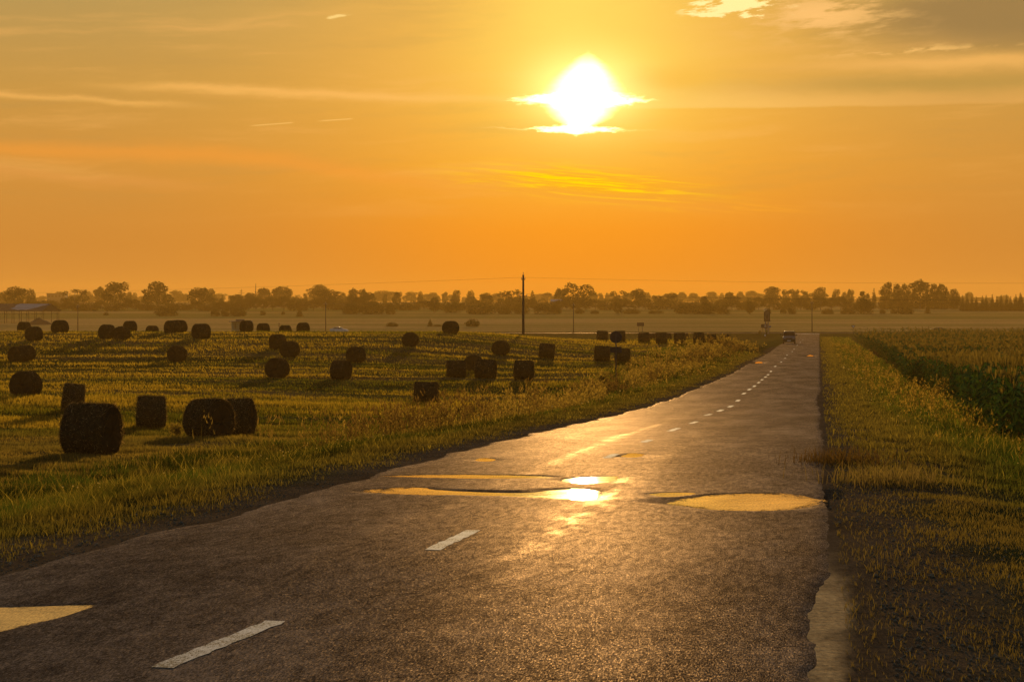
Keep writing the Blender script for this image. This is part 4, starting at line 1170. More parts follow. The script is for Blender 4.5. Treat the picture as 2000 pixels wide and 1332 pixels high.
TREES = [
 # kind, px, top row, width px, distance, label
 ('broad', 29, 560, 46, N_, 'broad three crowned tree above the open barn at the left edge'),
 ('oval', 61, 560, 22, N_ + 60, 'narrow upright tree right of the broad one above the barn'),
 ('bush', 39, 578, 20, N_ - 60, 'dark rounded bush tree directly above the barn roof'),
 ('oval', 3, 569, 18, M_, 'pale tree cut by the left edge above the barn'),
 ('oval', 113, 567, 18, K_, 'hazy tree in front of the far flat roofed building'),
 ('open', 146, 560, 44, N_ + 20, 'open gappy tree above the first roadside pole'),
 ('oval', 172, 567, 24, K_, 'hazy round tree right of the gappy tree'),
 ('oval', 194, 558, 24, M_, 'greyish upright tree touching the left of the big dark tree'),
 ('broad', 223, 551, 48, N_, 'big dark rounded tree, left one of the two tallest on the left'),
 ('oval', 252, 567, 14, M_, 'slim greyish tree touching the right of the big dark rounded tree'),
 ('oval', 263, 569, 13, K_, 'small hazy tree between the two tallest trees on the left'),
 ('lobed', 308, 549, 54, N_, 'big dark lobed tree, right one of the two tallest on the left'),
 ('broad', 343, 567, 22, K_, 'hazy tree just right of the lobed tree'),
 ('oval', 361, 572, 20, K_, 'lower hazy tree between the lobed tree and the next dark one'),
 ('broad', 391, 561, 50, N_, 'dark round tree with a paler crown behind its right side'),
 ('open', 411, 559, 24, M_, 'paler crown behind the right side of the dark round tree'),
 ('bush', 425, 578, 22, N_, 'low dark tree at the foot of the paler crown'),
 ('conifer', 434, 574, 15, N_, 'small pointed tree left of the mast'),
 ('broad', 463, 575, 30, N_ + 20, 'low two pointed tree left of the mast'),
 ('broad', 489, 572, 26, N_ + 40, 'rounded tree at the foot of the mast'),
 ('broad', 515, 563, 34, M_ - 80, 'domed tree just right of the mast'),
 ('broad', 550, 559, 46, M_ - 80, 'large domed tree further right of the mast'),
 ('bush', 580, 573, 24, M_, 'low smooth tree right of the large domed tree'),
 ('oval', 597, 570, 10, M_, 'tiny round tree before the wide hazy dome'),
 ('broad', 624, 556, 40, M_ + 60, 'hazy tall dome above the second roadside pole'),
 ('broad', 641, 566, 58, N_, 'wide dark tree in front of the hazy tall dome'),
 ('oval', 671, 569, 15, M_, 'small round tree with a trunk, right of the wide dark tree'),
 ('broad', 690, 564, 22, N_ + 80, 'pointed crown left of the tufted tree'),
 ('oval', 709, 562, 18, N_ + 60, 'tufted tree above the white car'),
 ('broad', 719, 570, 30, N_, 'dark rounded tree right of the tufted tree'),
 ('broad', 748, 568, 50, K_, 'long hazy dome left of centre'),
 ('oval', 752, 572, 10, M_, 'slim tree before the long hazy dome'),
 ('broad', 775, 570, 18, N_ + 60, 'compact dark tree right of the long hazy dome'),
 ('broad', 803, 570, 24, K_, 'flat hazy dome right of the compact dark tree'),
 ('oval', 821, 566, 14, M_ - 60, 'slender dark tree between two flat hazy domes'),
 ('broad', 846, 571, 24, K_, 'flat hazy dome right of the slender dark tree'),
 ('oval', 869, 569, 14, K_ - 150, 'little hazy ball tree left of the first pointed oval'),
 ('oval', 890, 563, 20, M_ - 100, 'pointed oval tree, left of two alike'),
 ('oval', 919, 564, 20, M_ - 60, 'pointed oval tree, right of two alike'),
 ('broad', 950, 572, 26, N_ + 60, 'dark low tree left of the wide rough tree by the tall pole'),
 ('broad', 969, 573, 20, K_, 'hazy low tree behind the dark low tree'),
 ('open', 998, 562, 46, N_ + 40, 'wide rough tree left of the tall utility pole'),
 ('conifer', 1040, 566, 22, N_ + 60, 'spruce just right of the tall utility pole'),
 ('broad', 1069, 572, 26, K_, 'hazy low tree right of the spruce'),
 ('oval', 1095, 561, 28, N_ + 40, 'dark bell shaped tree left of the great twin crowned tree'),
 ('twin', 1129, 551, 56, N_, 'great twin crowned tree above the third roadside pole'),
 ('broad', 1158, 571, 22, K_, 'hazy tree touching the right of the twin crowned tree'),
 ('oval', 1174, 570, 11, K_ - 100, 'first of two tiny hazy trees right of the twin crowned tree'),
 ('oval', 1186, 570, 11, K_, 'second of two tiny hazy trees right of the twin crowned tree'),
 ('open', 1209, 563, 30, N_ + 30, 'airy dark tree with a tuft on top, right of centre'),
 ('oval', 1229, 571, 13, K_, 'hazy tree between the airy tree and the round dark tree'),
 ('broad', 1248, 564, 30, N_ + 40, 'round dark tree with a toothed top, right of centre'),
 ('oval', 1266, 569, 11, K_, 'hazy tree touching the right of the round dark tree'),
 ('broad', 1286, 577, 24, N_ + 60, 'low dark tree, first right of the toothed round tree'),
 ('broad', 1312, 572, 26, N_ + 60, 'domed dark tree, second right of the toothed round tree'),
 ('broad', 1332, 570, 20, K_, 'hazy ball tree, third right of the toothed round tree'),
 ('broad', 1353, 572, 18, K_, 'hazy ball tree, fourth right of the toothed round tree'),
 ('broad', 1390, 570, 24, K_, 'hazy square topped tree above the conical near bush'),
 ('oval', 1410, 570, 12, K_, 'hazy small tree right of the square topped one'),
 ('broad', 1425, 571, 22, M_, 'darker dome between hazy trees left of the carved pillar'),
 ('broad', 1446, 569, 16, K_, 'hazy round tree left of the carved pillar'),
 ('broad', 1468, 568, 28, K_, 'hazy double tree left of the carved pillar'),
 ('broad', 1508, 560, 32, M_ - 100, 'rounded peak tree directly above the carved pillar'),
 ('open', 1536, 561, 24, M_ - 60, 'ragged topped tree right of the rounded peak'),
 ('oval', 1553, 564, 16, M_ - 60, 'ragged narrow tree, second right of the rounded peak'),
 ('open', 1574, 564, 26, M_ - 80, 'ragged wide tree left of the right hand roadside pole'),
 ('pine', 1601, 560, 26, M_ - 60, 'spiky tree just right of the right hand roadside pole'),
 ('oval', 1632, 561, 18, M_ - 60, 'taller tufted tree left of the two ball tops'),
 ('oval', 1649, 567, 14, M_, 'small tree right of the taller tufted tree'),
 ('oval', 1661, 563, 15, M_ - 60, 'ball topped tree beside the near dark tree on the right'),
 ('open', 1690, 563, 26, 800, 'near dark ragged tree on the right, standing before the others'),
 ('conifer', 1707, 561, 15, N_ + 40, 'lone pointed tree left of the wood'),
 ('pine', 1731, 551, 25, N_, 'first tall tree at the left end of the wood'),
 ('pine', 1753, 553, 22, N_ + 10, 'second tall tree of the wood, with light between its branches'),
 ('pine', 1769, 554, 18, N_, 'third tall tree of the wood'),
 ('broad', 1797, 548, 46, N_ + 20, 'broad highest crown in the middle of the wood'),
 ('pine', 1826, 553, 22, N_, 'spiky pine right of the highest crown of the wood'),
 ('pine', 1842, 554, 22, N_ + 15, 'bare tipped pine near the right end of the wood'),
 ('oval', 1865, 560, 22, N_ - 20, 'rounded tree closing the right end of the wood'),
 ('broad', 1893, 570, 18, K_, 'hazy dome behind the start of the spruce row'),
 ('conifer', 1993, 570, 18, 900, 'spruce rising above the row at the right edge'),
 # bushes in the far field
 ('bush', 326, 598, 42, 740, 'faint wide bush in the far field below the lobed tree'),
 ('bush', 207, 609, 11, 760, 'tiny faint bush in the far field below the big dark rounded tree'),
 ('bush', 420, 602, 18, 730, 'left of three round bushes in the far field'),
 ('bush', 439, 600, 17, 730, 'middle of three round bushes in the far field'),
 ('bush', 465, 599, 32, 735, 'right and widest of three round bushes in the far field'),
 ('bush', 513, 605, 11, 760, 'small faint bush right of the three round bushes'),
 ('bush', 553, 607, 7, 770, 'tiniest faint bush left of the pointed bush'),
 ('conifer', 585, 602, 16, 720, 'small pointed bush in the far field left of the second pole'),
 ('bush', 686, 588, 36, 790, 'wide blurred bush right of the second roadside pole'),
 ('bush', 727, 585, 46, 790, 'widest blurred bush right of the second roadside pole'),
 ('bush', 763, 588, 19, 780, 'narrow blurred bush, third right of the second roadside pole'),
 ('oval', 849, 576, 22, 840, 'upright dark bush tree at the far side of the tan field'),
 ('bush', 883, 584, 34, 830, 'sloping dark bush right of the upright bush tree'),
 ('bush', 942, 591, 58, 790, 'large smooth dome bush left of the tall utility pole'),
 ('bush', 986, 596, 28, 790, 'smaller dome bush between the large dome and the tall pole'),
 ('bush', 1019, 591, 32, 795, 'dome bush standing behind the tall utility pole'),
 ('bush', 1064, 589, 44, 795, 'long dark bush just right of the tall utility pole'),
 ('bush', 1087, 588, 18, 795, 'higher end of the long bush right of the tall pole'),
 ('bush', 923, 620, 27, 560, 'lone round bush beyond the highway'),
 ('bush', 765, 628, 22, 560, 'low faint wide bush beyond the highway, left of the small pointed shrub'),
 ('conifer', 840, 622, 12, 560, 'small pointed shrub beyond the highway'),
 ('bush', 855, 633, 16, 560, 'low shrub at the foot of the small pointed shrub'),
 ('bush', 1131, 600, 18, 800, 'low faint bush behind the third roadside pole'),
 ('bush', 1162, 604, 16, 800, 'tiny faint bush right of the third roadside pole'),
 ('oval', 1207, 590, 20, 800, 'barrel shaped bush below the airy dark tree'),
 ('bush', 1233, 601, 36, 800, 'flat wide bush right of the barrel shaped bush'),
 ('bush', 1280, 605, 28, 800, 'very flat bush, second right of the barrel shaped bush'),
 ('bush', 1340, 589, 42, 800, 'wide dark bush left of the conical near bush'),
 ('conifer', 1377, 576, 26, 790, 'conical dark bush tree in the middle distance'),
 ('bush', 1375, 592, 48, 795, 'low spreading bush under the conical bush tree'),
 ('bush', 1413, 587, 28, 790, 'dark rounded bush right of the conical bush tree'),
 ('oval', 1465, 585, 21, 790, 'stout round bush left of the carved pillar'),
 ('conifer', 1503, 597, 7, 800, 'tip of a bush peeping over the carved pillar'),
 ('bush', 1530, 600, 12, 800, 'small bush right of the carved pillar'),
 ('bush', 1546, 595, 16, 790, 'small dark spiky bush left of the right hand pole'),
 ('bush', 1616, 600, 22, 790, 'low bush right of the right hand pole'),
 ('bush', 1655, 599, 28, 790, 'low dark bush at the left foot of the near dark tree'),
 ('bush', 1688, 578, 36, 795, 'bushy lower half around the near dark tree'),
 ('bush', 1723, 600, 12, 800, 'tiny bush between the near dark tree and the wood'),
 ('bush', 1746, 598, 14, 800, 'small bush at the left foot of the wood'),
 ('bush', 1768, 594, 34, 790, 'dark dome bush in front of the wood'),
 ('conifer', 1812, 591, 12, 800, 'small pointed bush in front of the middle of the wood'),
]
for k, px, top, w, D, lab in TREES:
    b = k == 'bush' or 'bush' in lab or 'shrub' in lab
    tree(k, px, top, w * (1.5 if k == 'pine' else 1.2), D, lab, name='bush' if b else 'tree', cat='bush' if b else 'tree')
# the row of young spruces running out of the frame on the right
for i, px in enumerate(np.arange(1880, 2030, 9.5)):
    tree('conifer', px + random.uniform(-1.5, 1.5), 575 + random.uniform(-2, 3) - (2 if i == 1 else 0), 15, 905 + random.uniform(-8, 8),
         'one of the even spruces in the long dark row at the right edge', name='spruce', cat='tree', group='spruce row at the right edge')
    tree('bush', px + 4, 588 + random.uniform(-2, 2), 17, 890, 'low dark shrub growing along the foot of the spruce row', name='bush', cat='bush', group='shrubs under the spruce row')
# hedge of small trees closing the valley, left to right in front of the rows
HEDGE = [(-20, 470, 585, 905), (440, 700, 580, 915), (700, 1010, 583, 940), (1010, 1300, 582, 945), (1290, 1680, 580, 950)]
for x0, x1, top, D in HEDGE:
    x = x0
    while x < x1:
        w = random.uniform(17, 34)
        tree(random.choice(('bush', 'broad', 'bush')), x + w / 2, top + random.uniform(-3, 5), w * 1.25, D + random.uniform(-25, 25),
             'low dark hedge tree in the unbroken hedge below the horizon trees', name='hedge_tree', cat='tree', group='hedge along the far edge of the fields')
        x += w * .72
x = -20
while x < 2010:                                   # hazy crowns far behind
    w = random.uniform(14, 34)
    tree(random.choice(('broad', 'oval', 'broad')), x, 577 + random.uniform(-4, 4), w, 1900 + random.uniform(-80, 80),
         'pale hazy tree on the farthest horizon, hardly darker than the sky', name='tree', cat='tree', group='farthest hazy trees')
    x += w * .75
# wood floor under the tall trees on the right
for px in range(1724, 1880, 12):
    tree('bush', px, 574 + random.uniform(-4, 8), 22, 985, 'undergrowth tree filling the wood behind its tall front trees', name='tree', cat='tree', group='inner trees of the wood')
p = at(1484.5, 653)
o = link('bush', PROTO['bush', 0], label='tiny dark shrub left of the road signs at the junction', cat='bush'); o.location = atY(1484, 470); o.scale = (.7, .7, .95)

# ------------------------------------------------------------------ poles and wires
CONC = mat('pole_concrete', (.05, .040, .036), .9, bump=.3)
WOODD = mat('dark_wood', (.04, .026, .02), .8, bump=.3)
STEEL = mat('steel', (.07, .055, .055), .7, 0.0, .2)
CERA = mat('insulator_ceramic', (.6, .55, .5), .25)
BLACK = mat('black_rubber', (.02, .02, .02), .8)
def pole(px, top, Y, label, r0, arms):
    p = atY(px, Y); h = zpx(top, Y) - p.z
    o = empty('utility_pole', p, label=label, cat='utility pole', group='utility poles across the valley' if r0 < .14 else None)
    MB().tube([(0, 0, -.5), (0, 0, h)], [r0, r0 * .66], 10).build('post', CONC, o, smooth=True)
    ends = []
    for dz, half, n in arms:
        c = MB().box((0, -r0, h - dz), (half * 2, .09, .10)).build('crossarm', STEEL, o)
        for k in range(n):
            x = (-half + 2 * half * k / (n - 1)) * .94
            ii = MB(); ii.tube([(x, -r0, h - dz + .05), (x, -r0, h - dz + .11), (x, -r0, h - dz + .15), (x, -r0, h - dz + .24)], [.015, .06, .035, .05], 8)
            ii.build('insulator', CERA, o)
            ends.append(p + Vector((x, -r0, h - dz + .24)))
    MB().tube([(0, 0, h), (0, 0, h + .28)], [.02, .05], 8).build('insulator', CERA, o)
    ends.append(p + Vector((0, 0, h + .28)))
    return p, h, ends
PL = [pole(px, top, 496, lab, .13, [(.35, .34, 2)]) for px, top, lab in
      ((152, 597, 'first thin roadside pole, standing right of the open barn'), (636, 592, 'second thin roadside pole, beside the white car'),
       (1120, 594, 'third thin roadside pole, right of the tall utility pole'), (1586, 590, 'right hand thin roadside pole, beyond the road end'))]
TP = pole(1022, 537, 238, 'tall dark utility pole on the edge of the hay field', .165, [(.55, .22, 2), (2.55, .45, 2)])
for sx in (-.30, .30):                            # hanging insulator strings of the tall pole
    pass
def wire(a, b, sag, label, r=.012):
    pts = [Vector(a).lerp(Vector(b), t) - Vector((0, 0, 4 * sag * t * (1 - t))) for t in np.linspace(0, 1, 25)]
    MB().tube(pts, r, 4).build('power_cable', BLACK, label=label, cat='power cable', group='power cables')
t0 = TP[2]
wire(t0[0], (-190, 470, 4.0), 1.0, 'upper power cable running left from the tall pole', .010)
wire(t0[1], (150, 200, 6.5), 1.5, 'upper power cable running right from the tall pole to the right edge', .009)
wire(t0[2], PL[1][2][0], .6, 'lower cable from the tall pole down to the second roadside pole', .018)
wire(t0[3], (140, 215, 2.9), .8, 'lower power cable running right from the tall pole', .016)
wire(PL[0][2][0], PL[1][2][0], 1.0, 'cable between first and second roadside pole', .02)
wire(PL[2][2][1], PL[3][2][1], .9, 'cable between third and right hand roadside pole', .02)
wire(PL[3][2][1], (190, 500, 3.6), .9, 'cable running right from the right hand roadside pole', .02)
wire((-200, 496, 1.2), PL[0][2][1], 1.0, 'cable entering at the left edge to the first roadside pole', .02)
# far mast and lattice pylon
p = atY(499.5, 1500)
o = empty('radio_mast', p, label='thin radio mast rising above the trees on the left', cat='mast')
MB().tube([(0, 0, 0), (0, 0, zpx(554, 1500) - p.z)], [.5, .22], 6).build('shaft', STEEL, o)
MB().box((0, 0, 9), (1.3, 1.3, .5)).build('platform', STEEL, o)
p = atY(471.5, 2000)
o = empty('lattice_pylon', p, label='faint lattice pylon left of the radio mast', cat='pylon')
h = zpx(565, 2000) - p.z
m = MB()
for sx in (-1, 1):
    for sy in (-1, 1): m.tube([(sx * 1.8, sy * 1.8, 0), (sx * .5, sy * .5, h * .6), (sx * .2, sy * .2, h)], .14, 4)
    for k in range(6): m.tube([(-sx * 1.6 * (1 - k / 8), -1.4 * (1 - k / 8), h * k / 7), (sx * 1.6 * (1 - k / 8), -1.4 * (1 - k / 8), h * (k + 1) / 7)], .08, 4)
m.build('tower', STEEL, o)
for k in (.72, .88): MB().box((0, 0, h * k), (6.5 - 3 * (k > .8), .25, .3)).build('crossarm', STEEL, o)

# ------------------------------------------------------------------ far buildings
WALLP = mat('pale_render', (.13, .11, .09), .9)
ROOFP = mat('pale_roof_sheet', (.50, .48, .47), .6)
GLAZ = mat('dark_glass', (.03, .03, .04), .1)
p = atY(112, 1600)
o = empty('flat_building', p, label='hazy flat roofed block behind the trees right of the barn', cat='building')
hh = zpx(574, 1600) - p.z
MB().box((0, 0, hh / 2), (15, 9, hh)).build('wall', WALLP, o)
MB().box((0, 0, hh + .2), (15.6, 9.6, .4)).build('roof', CONC, o)
for k in range(5): MB().box((-5.6 + 2.8 * k, -4.53, hh - 1.8), (1.4, .08, 1.5)).build('window', GLAZ, o)
p = atY(1087, 955)
o = empty('farmhouse', p, label='small farmhouse with a pale roof below the bell shaped tree', cat='house')
zt = zpx(585, 955) - p.z
MB().box((0, 0, (zt - 1) / 2), (5.2, 4, zt - 1)).build('wall', WALLP, o)
MB().prism([(-2.5, zt - 1), (2.5, zt - 1), (0, zt)], 'x', -2.9, 2.9).build('roof', ROOFP, o)
for k in (-1, 1): MB().box((k * 1.3, -2.03, 1.6), (.8, .08, 1.0)).build('window', GLAZ, o)

# open barn: yawed so that its right gable shows
RUST = mat('old_roofing', (.085, .055, .042), .9, bump=.4)
TIN = mat('pale_tin', (.36, .33, .33), .55, .0, var=.12, scale=1.2)
p = atY(82, 600)
barn = empty('open_barn', p, math.radians(56), label='open sided barn with a patched pitched roof on thin posts at the left edge', cat='barn')
# local x runs along the gable (away right), local y along the ridge (away left)
ze, zr = zpx(607, 600) - p.z, zpx(594, 600) - p.z
GW, RL = 7.0, 30.0
def slope(x, y0, y1, z0, z1, x1, name, m, off=0.0):
    b = MB()
    n = Vector((-(z1 - z0), 0, (x1 - x))).normalized()
    if n.z < 0: n = -n
    q = [Vector((x, y0, z0)), Vector((x1, y0, z1)), Vector((x1, y1, z1)), Vector((x, y1, z0))]
    b.add([v + n * off for v in q] + [v + n * (off + .10) for v in q], [(3, 2, 1, 0), (4, 5, 6, 7), (0, 1, 5, 4), (1, 2, 6, 5), (2, 3, 7, 6), (3, 0, 4, 7)])
    return b.build(name, m, barn)
slope(-.3, -.4, RL, ze - .12, zr, GW / 2, 'roof', RUST)
slope(GW + .3, -.4, RL, ze - .12, zr, GW / 2 + .02, 'roof', RUST)
def roofz(x): return ze + (zr - ze) * x / (GW / 2)
poly = [(.1, 10.5), (.35, 9.4), (.25, 7.0), (.9, 5.2), (1.5, 3.6), (2.3, 2.6), (2.7, 1.4), (3.3, .5), (3.42, 13.2), (2.6, 14.2), (1.6, 13.6), (.9, 14.8)]
n = Vector((-(zr - ze), 0, GW / 2)).normalized()
b = MB(); up = [Vector((x, y, roofz(x))) + n * .16 for x, y in poly]; lo = [v - n * .045 for v in up]; k = len(poly)
b.add(up + lo, [tuple(range(k)), tuple(range(k, 2 * k))[::-1]] + [(i, (i + 1) % k, k + (i + 1) % k, k + i) for i in range(k)])
b.build('roof_sheet', TIN, barn, label='pale bluish new tin sheets on the front slope')
MB().prism([(-.1, ze), (GW + .1, ze), (GW / 2, zr - .05)], 'y', -.12, 0).build('gable', RUST, barn)
for y in np.arange(.1, RL, 3.3):
    for x in (0.1, GW - .1):
        MB().tube([(x, y, -.6), (x + random.uniform(-.05, .05), y, ze - .02)], .085, 6).build('post', WOODD, barn)
    MB().box((GW / 2, y, ze - .12), (GW, .12, .16)).build('tie_beam', WOODD, barn)
for x in (.1, GW - .1): MB().box((x, RL / 2 - .2, ze - .9), (.10, RL, .12)).build('rail', WOODD, barn)
MB().tube([(GW - 2, -1.2, -.3), (GW - 1.8, -.9, ze - .4)], .11, 6).build('brace_post', WOODD, barn)
# heap of spoil under the barn
def heap(px, Y, w, h, label):
    p = atY(px, Y); r = np.random.default_rng(5)
    n = 48; g = np.linspace(-1, 1, n)
    A, B = np.meshgrid(g, g, indexing='ij')
    Z = np.maximum(0, 1 - np.hypot(A, B)) ** .8 * (.55 + .9 * fbm(A * 2 + 9, B * 2 + 4, 77)) - .05
    idx = np.arange(n * n).reshape(n, n)
    Fq = np.stack([idx[:-1, :-1], idx[1:, :-1], idx[1:, 1:], idx[:-1, 1:]], -1).reshape(-1, 4)
    o = link('spoil_heap', np_mesh('spoil_heap', np.stack([A * w / 2, B * 2.4, Z * h], -1).reshape(-1, 3), Fq, mat('spoil', (.06, .042, .03), .95, bump=.6), smooth=True), label=label, cat='heap')
    o.location = p
heap(76, 585, 8.5, 2.1, 'dark lumpy spoil heap under the open barn')

# bus shelter
SHEL = mat('shelter_wall', (.34, .31, .18), .85); SLAB = mat('shelter_slab', (.10, .09, .10), .8)
p = atY(470, 494)
o = empty('bus_shelter', p, math.radians(-4), label='small pale roadside bus shelter with a flat overhanging roof', cat='bus shelter')
s = 494 / F
zr_ = zpx(628.5, 494) - p.z
w = MB()
for x0, x1 in ((-18 * s, -12.5 * s), (-8 * s, -3 * s), (8.5 * s, 16 * s)): w.box(((x0 + x1) / 2, 0, zr_ / 2), (x1 - x0, .2, zr_))
w.box((-10.25 * s, 0, zr_ * .16), (4.5 * s, .2, zr_ * .32)); w.box((-10.25 * s, 0, zr_ * .92), (4.5 * s, .2, zr_ * .16))
w.box((2.75 * s, 0, zr_ * .95), (11.5 * s, .2, zr_ * .10))
w.box((-17.2 * s, 1.1, zr_ / 2), (.2, 2.0, zr_)); w.box((15.2 * s, 1.1, zr_ / 2), (.2, 2.0, zr_)); w.box((-s, 2.2, zr_ / 2), (34 * s, .2, zr_))
w.build('wall', SHEL, o)
MB().tube([(-10.25 * s, -.13, zr_ * .60), (-10.25 * s, -.10, zr_ * .60)], .01, 4).build('window_bar', WOODD, o)
MB().box((-10.25 * s, .0, zr_ * .58), (.05, .06, zr_ * .5)).build('window_bar', WOODD, o)
MB().box((-s, .9, zr_ + .1), (42 * s, 3.6, .22)).build('roof', SLAB, o, bevel=.02)
MB().box((-.5 * s, -.3, zr_ + .42), (17 * s, .3, .42)).build('name_board', SLAB, o)
MB().box((2.5 * s, 1.8, .45), (10 * s, .4, .08)).build('bench', WOODD, o)

# ------------------------------------------------------------------ signs
SIGNB = mat('sign_back', (.06, .045, .05), .9, 0, .1); BROWN_ = mat('brown_board', (.11, .05, .04), .6); WHITE_ = mat('white_paint', (.75, .73, .72), .5); BLUE_ = mat('blue_board', (.06, .10, .22), .5)
p = at(1203, 760)
s = p.y / F
o = empty('round_sign', p, math.radians(4), label='round traffic sign on a thin post seen from behind, with a small plate below', cat='road sign')
zc = zpx(658.5, p.y) - p.z; r = 11.6 * s
MB().tube([(0, -.02, -.4), (0, -.02, zc + r * .7)], .036, 8).build('post', STEEL, o, smooth=True)
MB().tube([(0, -.02, -.05), (0, -.02, .28)], .075, 8).build('base_sleeve', STEEL, o)
MB().tube([(0, .035, zc), (0, .05, zc)], [r, r], 40).build('disc', SIGNB, o)
MB().tube([(math.cos(a) * r, .03, zc + math.sin(a) * r) for a in np.linspace(0, 2 * math.pi, 41)], .012, 6, cap=False).build('rim', STEEL, o)
for dz in (.16, -.16): MB().box((0, .012, zc + dz), (.42, .02, .035)).build('clamp', STEEL, o)
MB().box((0, .04, zpx(683, p.y) - p.z), (23 * s, .012, 11.5 * s)).build('plate', SIGNB, o)
MB().box((0, .012, zpx(683, p.y) - p.z), (.3, .02, .03)).build('clamp', STEEL, o)
# two legged guide board by the highway
p = atY(1251, 468)
o = empty('guide_board', p, label='small two legged board by the highway above the far bale row', cat='road sign')
s = 468 / F; zc = zpx(633.5, 468) - p.z
MB().box((0, 0, zc), (14 * s, .06, 7 * s)).build('board', SIGNB, o)
for x in (-3.6, 3.6): MB().tube([(x * s, .06, -.4), (x * s, .06, zc + 2 * s)], .05, 6).build('leg', STEEL, o)
# carved pillar (stele) beside the junction
p = atY(1498, 470); s = 470 / F
o = empty('carved_pillar', p, label='tall arched wooden roadside pillar with a little roof on pale legs', cat='monument')
z0, z1, z2 = zpx(627, 470) - p.z, zpx(611, 470) - p.z, zpx(603.5, 470) - p.z
for x in (-2.6, 2.2): MB().box((x * s, 0, z0 / 2 - .2), (2.4 * s, .32, z0 + .4)).build('leg', mat('pillar_leg', (.24, .19, .17), .8), o)
hw = 5.9 * s
arch = [(-hw, z0), (hw, z0), (hw, z1)] + [(hw * math.cos(a), z1 + .72 * math.sin(a)) for a in np.linspace(.15, math.pi - .15, 11)] + [(-hw, z1)]
MB().prism(arch, 'y', -.22, .22).build('shrine_box', WOODD, o)
inner = [(x * .72, z0 + .25 + (z - z0) * .80) for x, z in arch]
MB().prism(inner, 'y', -.245, -.222).build('carved_panel', mat('carved_wood', (.12, .085, .06), .8, bump=.5), o)
fig = [(-.16, z0 + .5), (.16, z0 + .5), (.30, z0 + .95), (.1, z0 + 1.45), (0, z0 + 1.75), (-.1, z0 + 1.45), (-.30, z0 + .95)]
MB().prism(fig, 'y', -.28, -.247).build('carving', WOODD, o)
MB().box((0, 0, z0 - .06), (13 * s, .6, .12)).build('shelf', WOODD, o)
zz = z1 + .70
MB().prism([(-6.6 * s, zz - .16), (-4.6 * s, zz + .22), (-1.5 * s, z2 + .02), (1.5 * s, z2 + .02), (4.6 * s, zz + .22), (6.6 * s, zz - .16), (3.6 * s, zz + .02), (0, zz + .18), (-3.6 * s, zz + .02)], 'y', -.4, .4).build('roof', WOODD, o)
MB().tube([(0, 0, z2), (0, 0, z2 + .22)], [.10, .03], 8).build('finial', WOODD, o)
# boards at its foot
p = atY(1492.5, 466); s = 466 / F
o = empty('place_board', p, label='low brown and grey direction board on two legs at the foot of the pillar', cat='road sign')
zc = zpx(637, 466) - p.z
MB().box((2.2 * s, 0, zc), (8.6 * s, .05, 8 * s)).build('board', BROWN_, o)
MB().box((-4.2 * s, 0, zc), (4.0 * s, .05, 7 * s)).build('board', SIGNB, o, label='grey end panel')
for dz in (1.5, -.8): MB().box((2.2 * s, -.032, zc + dz * s), (4.2 * s, .012, .8 * s)).build('text_line', WHITE_, o)
for x in (-3.2, 3.6): MB().tube([(x * s, .06, -.4), (x * s, .06, zc + 3 * s)], .05, 6).build('leg', STEEL, o)
p = atY(1503.5, 468)
o = empty('blue_sign', p, label='small bluish sign just right of the pillar legs', cat='road sign')
zc = zpx(638, 468) - p.z
MB().box((0, 0, zc), (5 * s, .04, 3.6 * s)).build('board', BLUE_, o)
MB().tube([(0, .05, -.4), (0, .05, zc + .2)], .04, 6).build('post', STEEL, o)
# give way triangle
p = atY(1666.5, 470)
o = empty('give_way_sign', p, label='upside down triangle sign on a thin post right of the road end', cat='road sign')
zc = zpx(638, 470) - p.z; a = .52
MB().prism([(-a, zc + .34), (a, zc + .34), (0, zc - .52)], 'y', -.02, .02).build('plate', SIGNB, o)
MB().prism([(-a * .62, zc + .22), (a * .62, zc + .22), (0, zc - .30)], 'y', -.032, -.022).build('inner_face', WHITE_, o)
MB().tube([(0, .05, -.4), (0, .05, zc + .2)], .04, 6).build('post', STEEL, o)
# little double signal post left of the second roadside pole
p = atY(545, 490); s = 490 / F
o = empty('marker_post', p, label='thin post with two small dark plates between bus shelter and white car', cat='road sign')
MB().tube([(0, 0, -.4), (0, 0, zpx(631, 490) - p.z)], .045, 6).build('post', STEEL, o)
for yy in (632.5, 636.5): MB().box((.02, -.06, zpx(yy, 490) - p.z), (2.2 * s, .05, 2.6 * s)).build('plate', SIGNB, o)

# ------------------------------------------------------------------ cars
def paint(name, col, rough=.3):
    m = mat(name, col, rough, var=.06, scale=2.0)
    m.node_tree.nodes['Principled BSDF'].inputs['Coat Weight'].default_value = .15
    return m
def glass_mat():
    m = bpy.data.materials.new('car_glass'); m.use_nodes = True
    nt = m.node_tree; nt.nodes.clear(); out = nt.nodes.new('ShaderNodeOutputMaterial')
    t = nt.nodes.new('ShaderNodeBsdfTransparent'); t.inputs[0].default_value = (.55, .58, .52, 1)
    g = nt.nodes.new('ShaderNodeBsdfGlossy'); g.inputs['Roughness'].default_value = .03
    f = nt.nodes.new('ShaderNodeFresnel'); f.inputs[0].default_value = 1.45
    mx = nt.nodes.new('ShaderNodeMixShader')
    nt.links.new(f.outputs[0], mx.inputs[0]); nt.links.new(t.outputs[0], mx.inputs[1]); nt.links.new(g.outputs[0], mx.inputs[2])
    nt.links.new(mx.outputs[0], out.inputs[0]); return m
GLASS = glass_mat()
LAMP = mat('lamp_lens', (.2, .19, .19), .12); CHROME = mat('chrome', (.6, .6, .6), .2, .9); RIM = mat('wheel_rim', (.35, .35, .36), .35, .8)
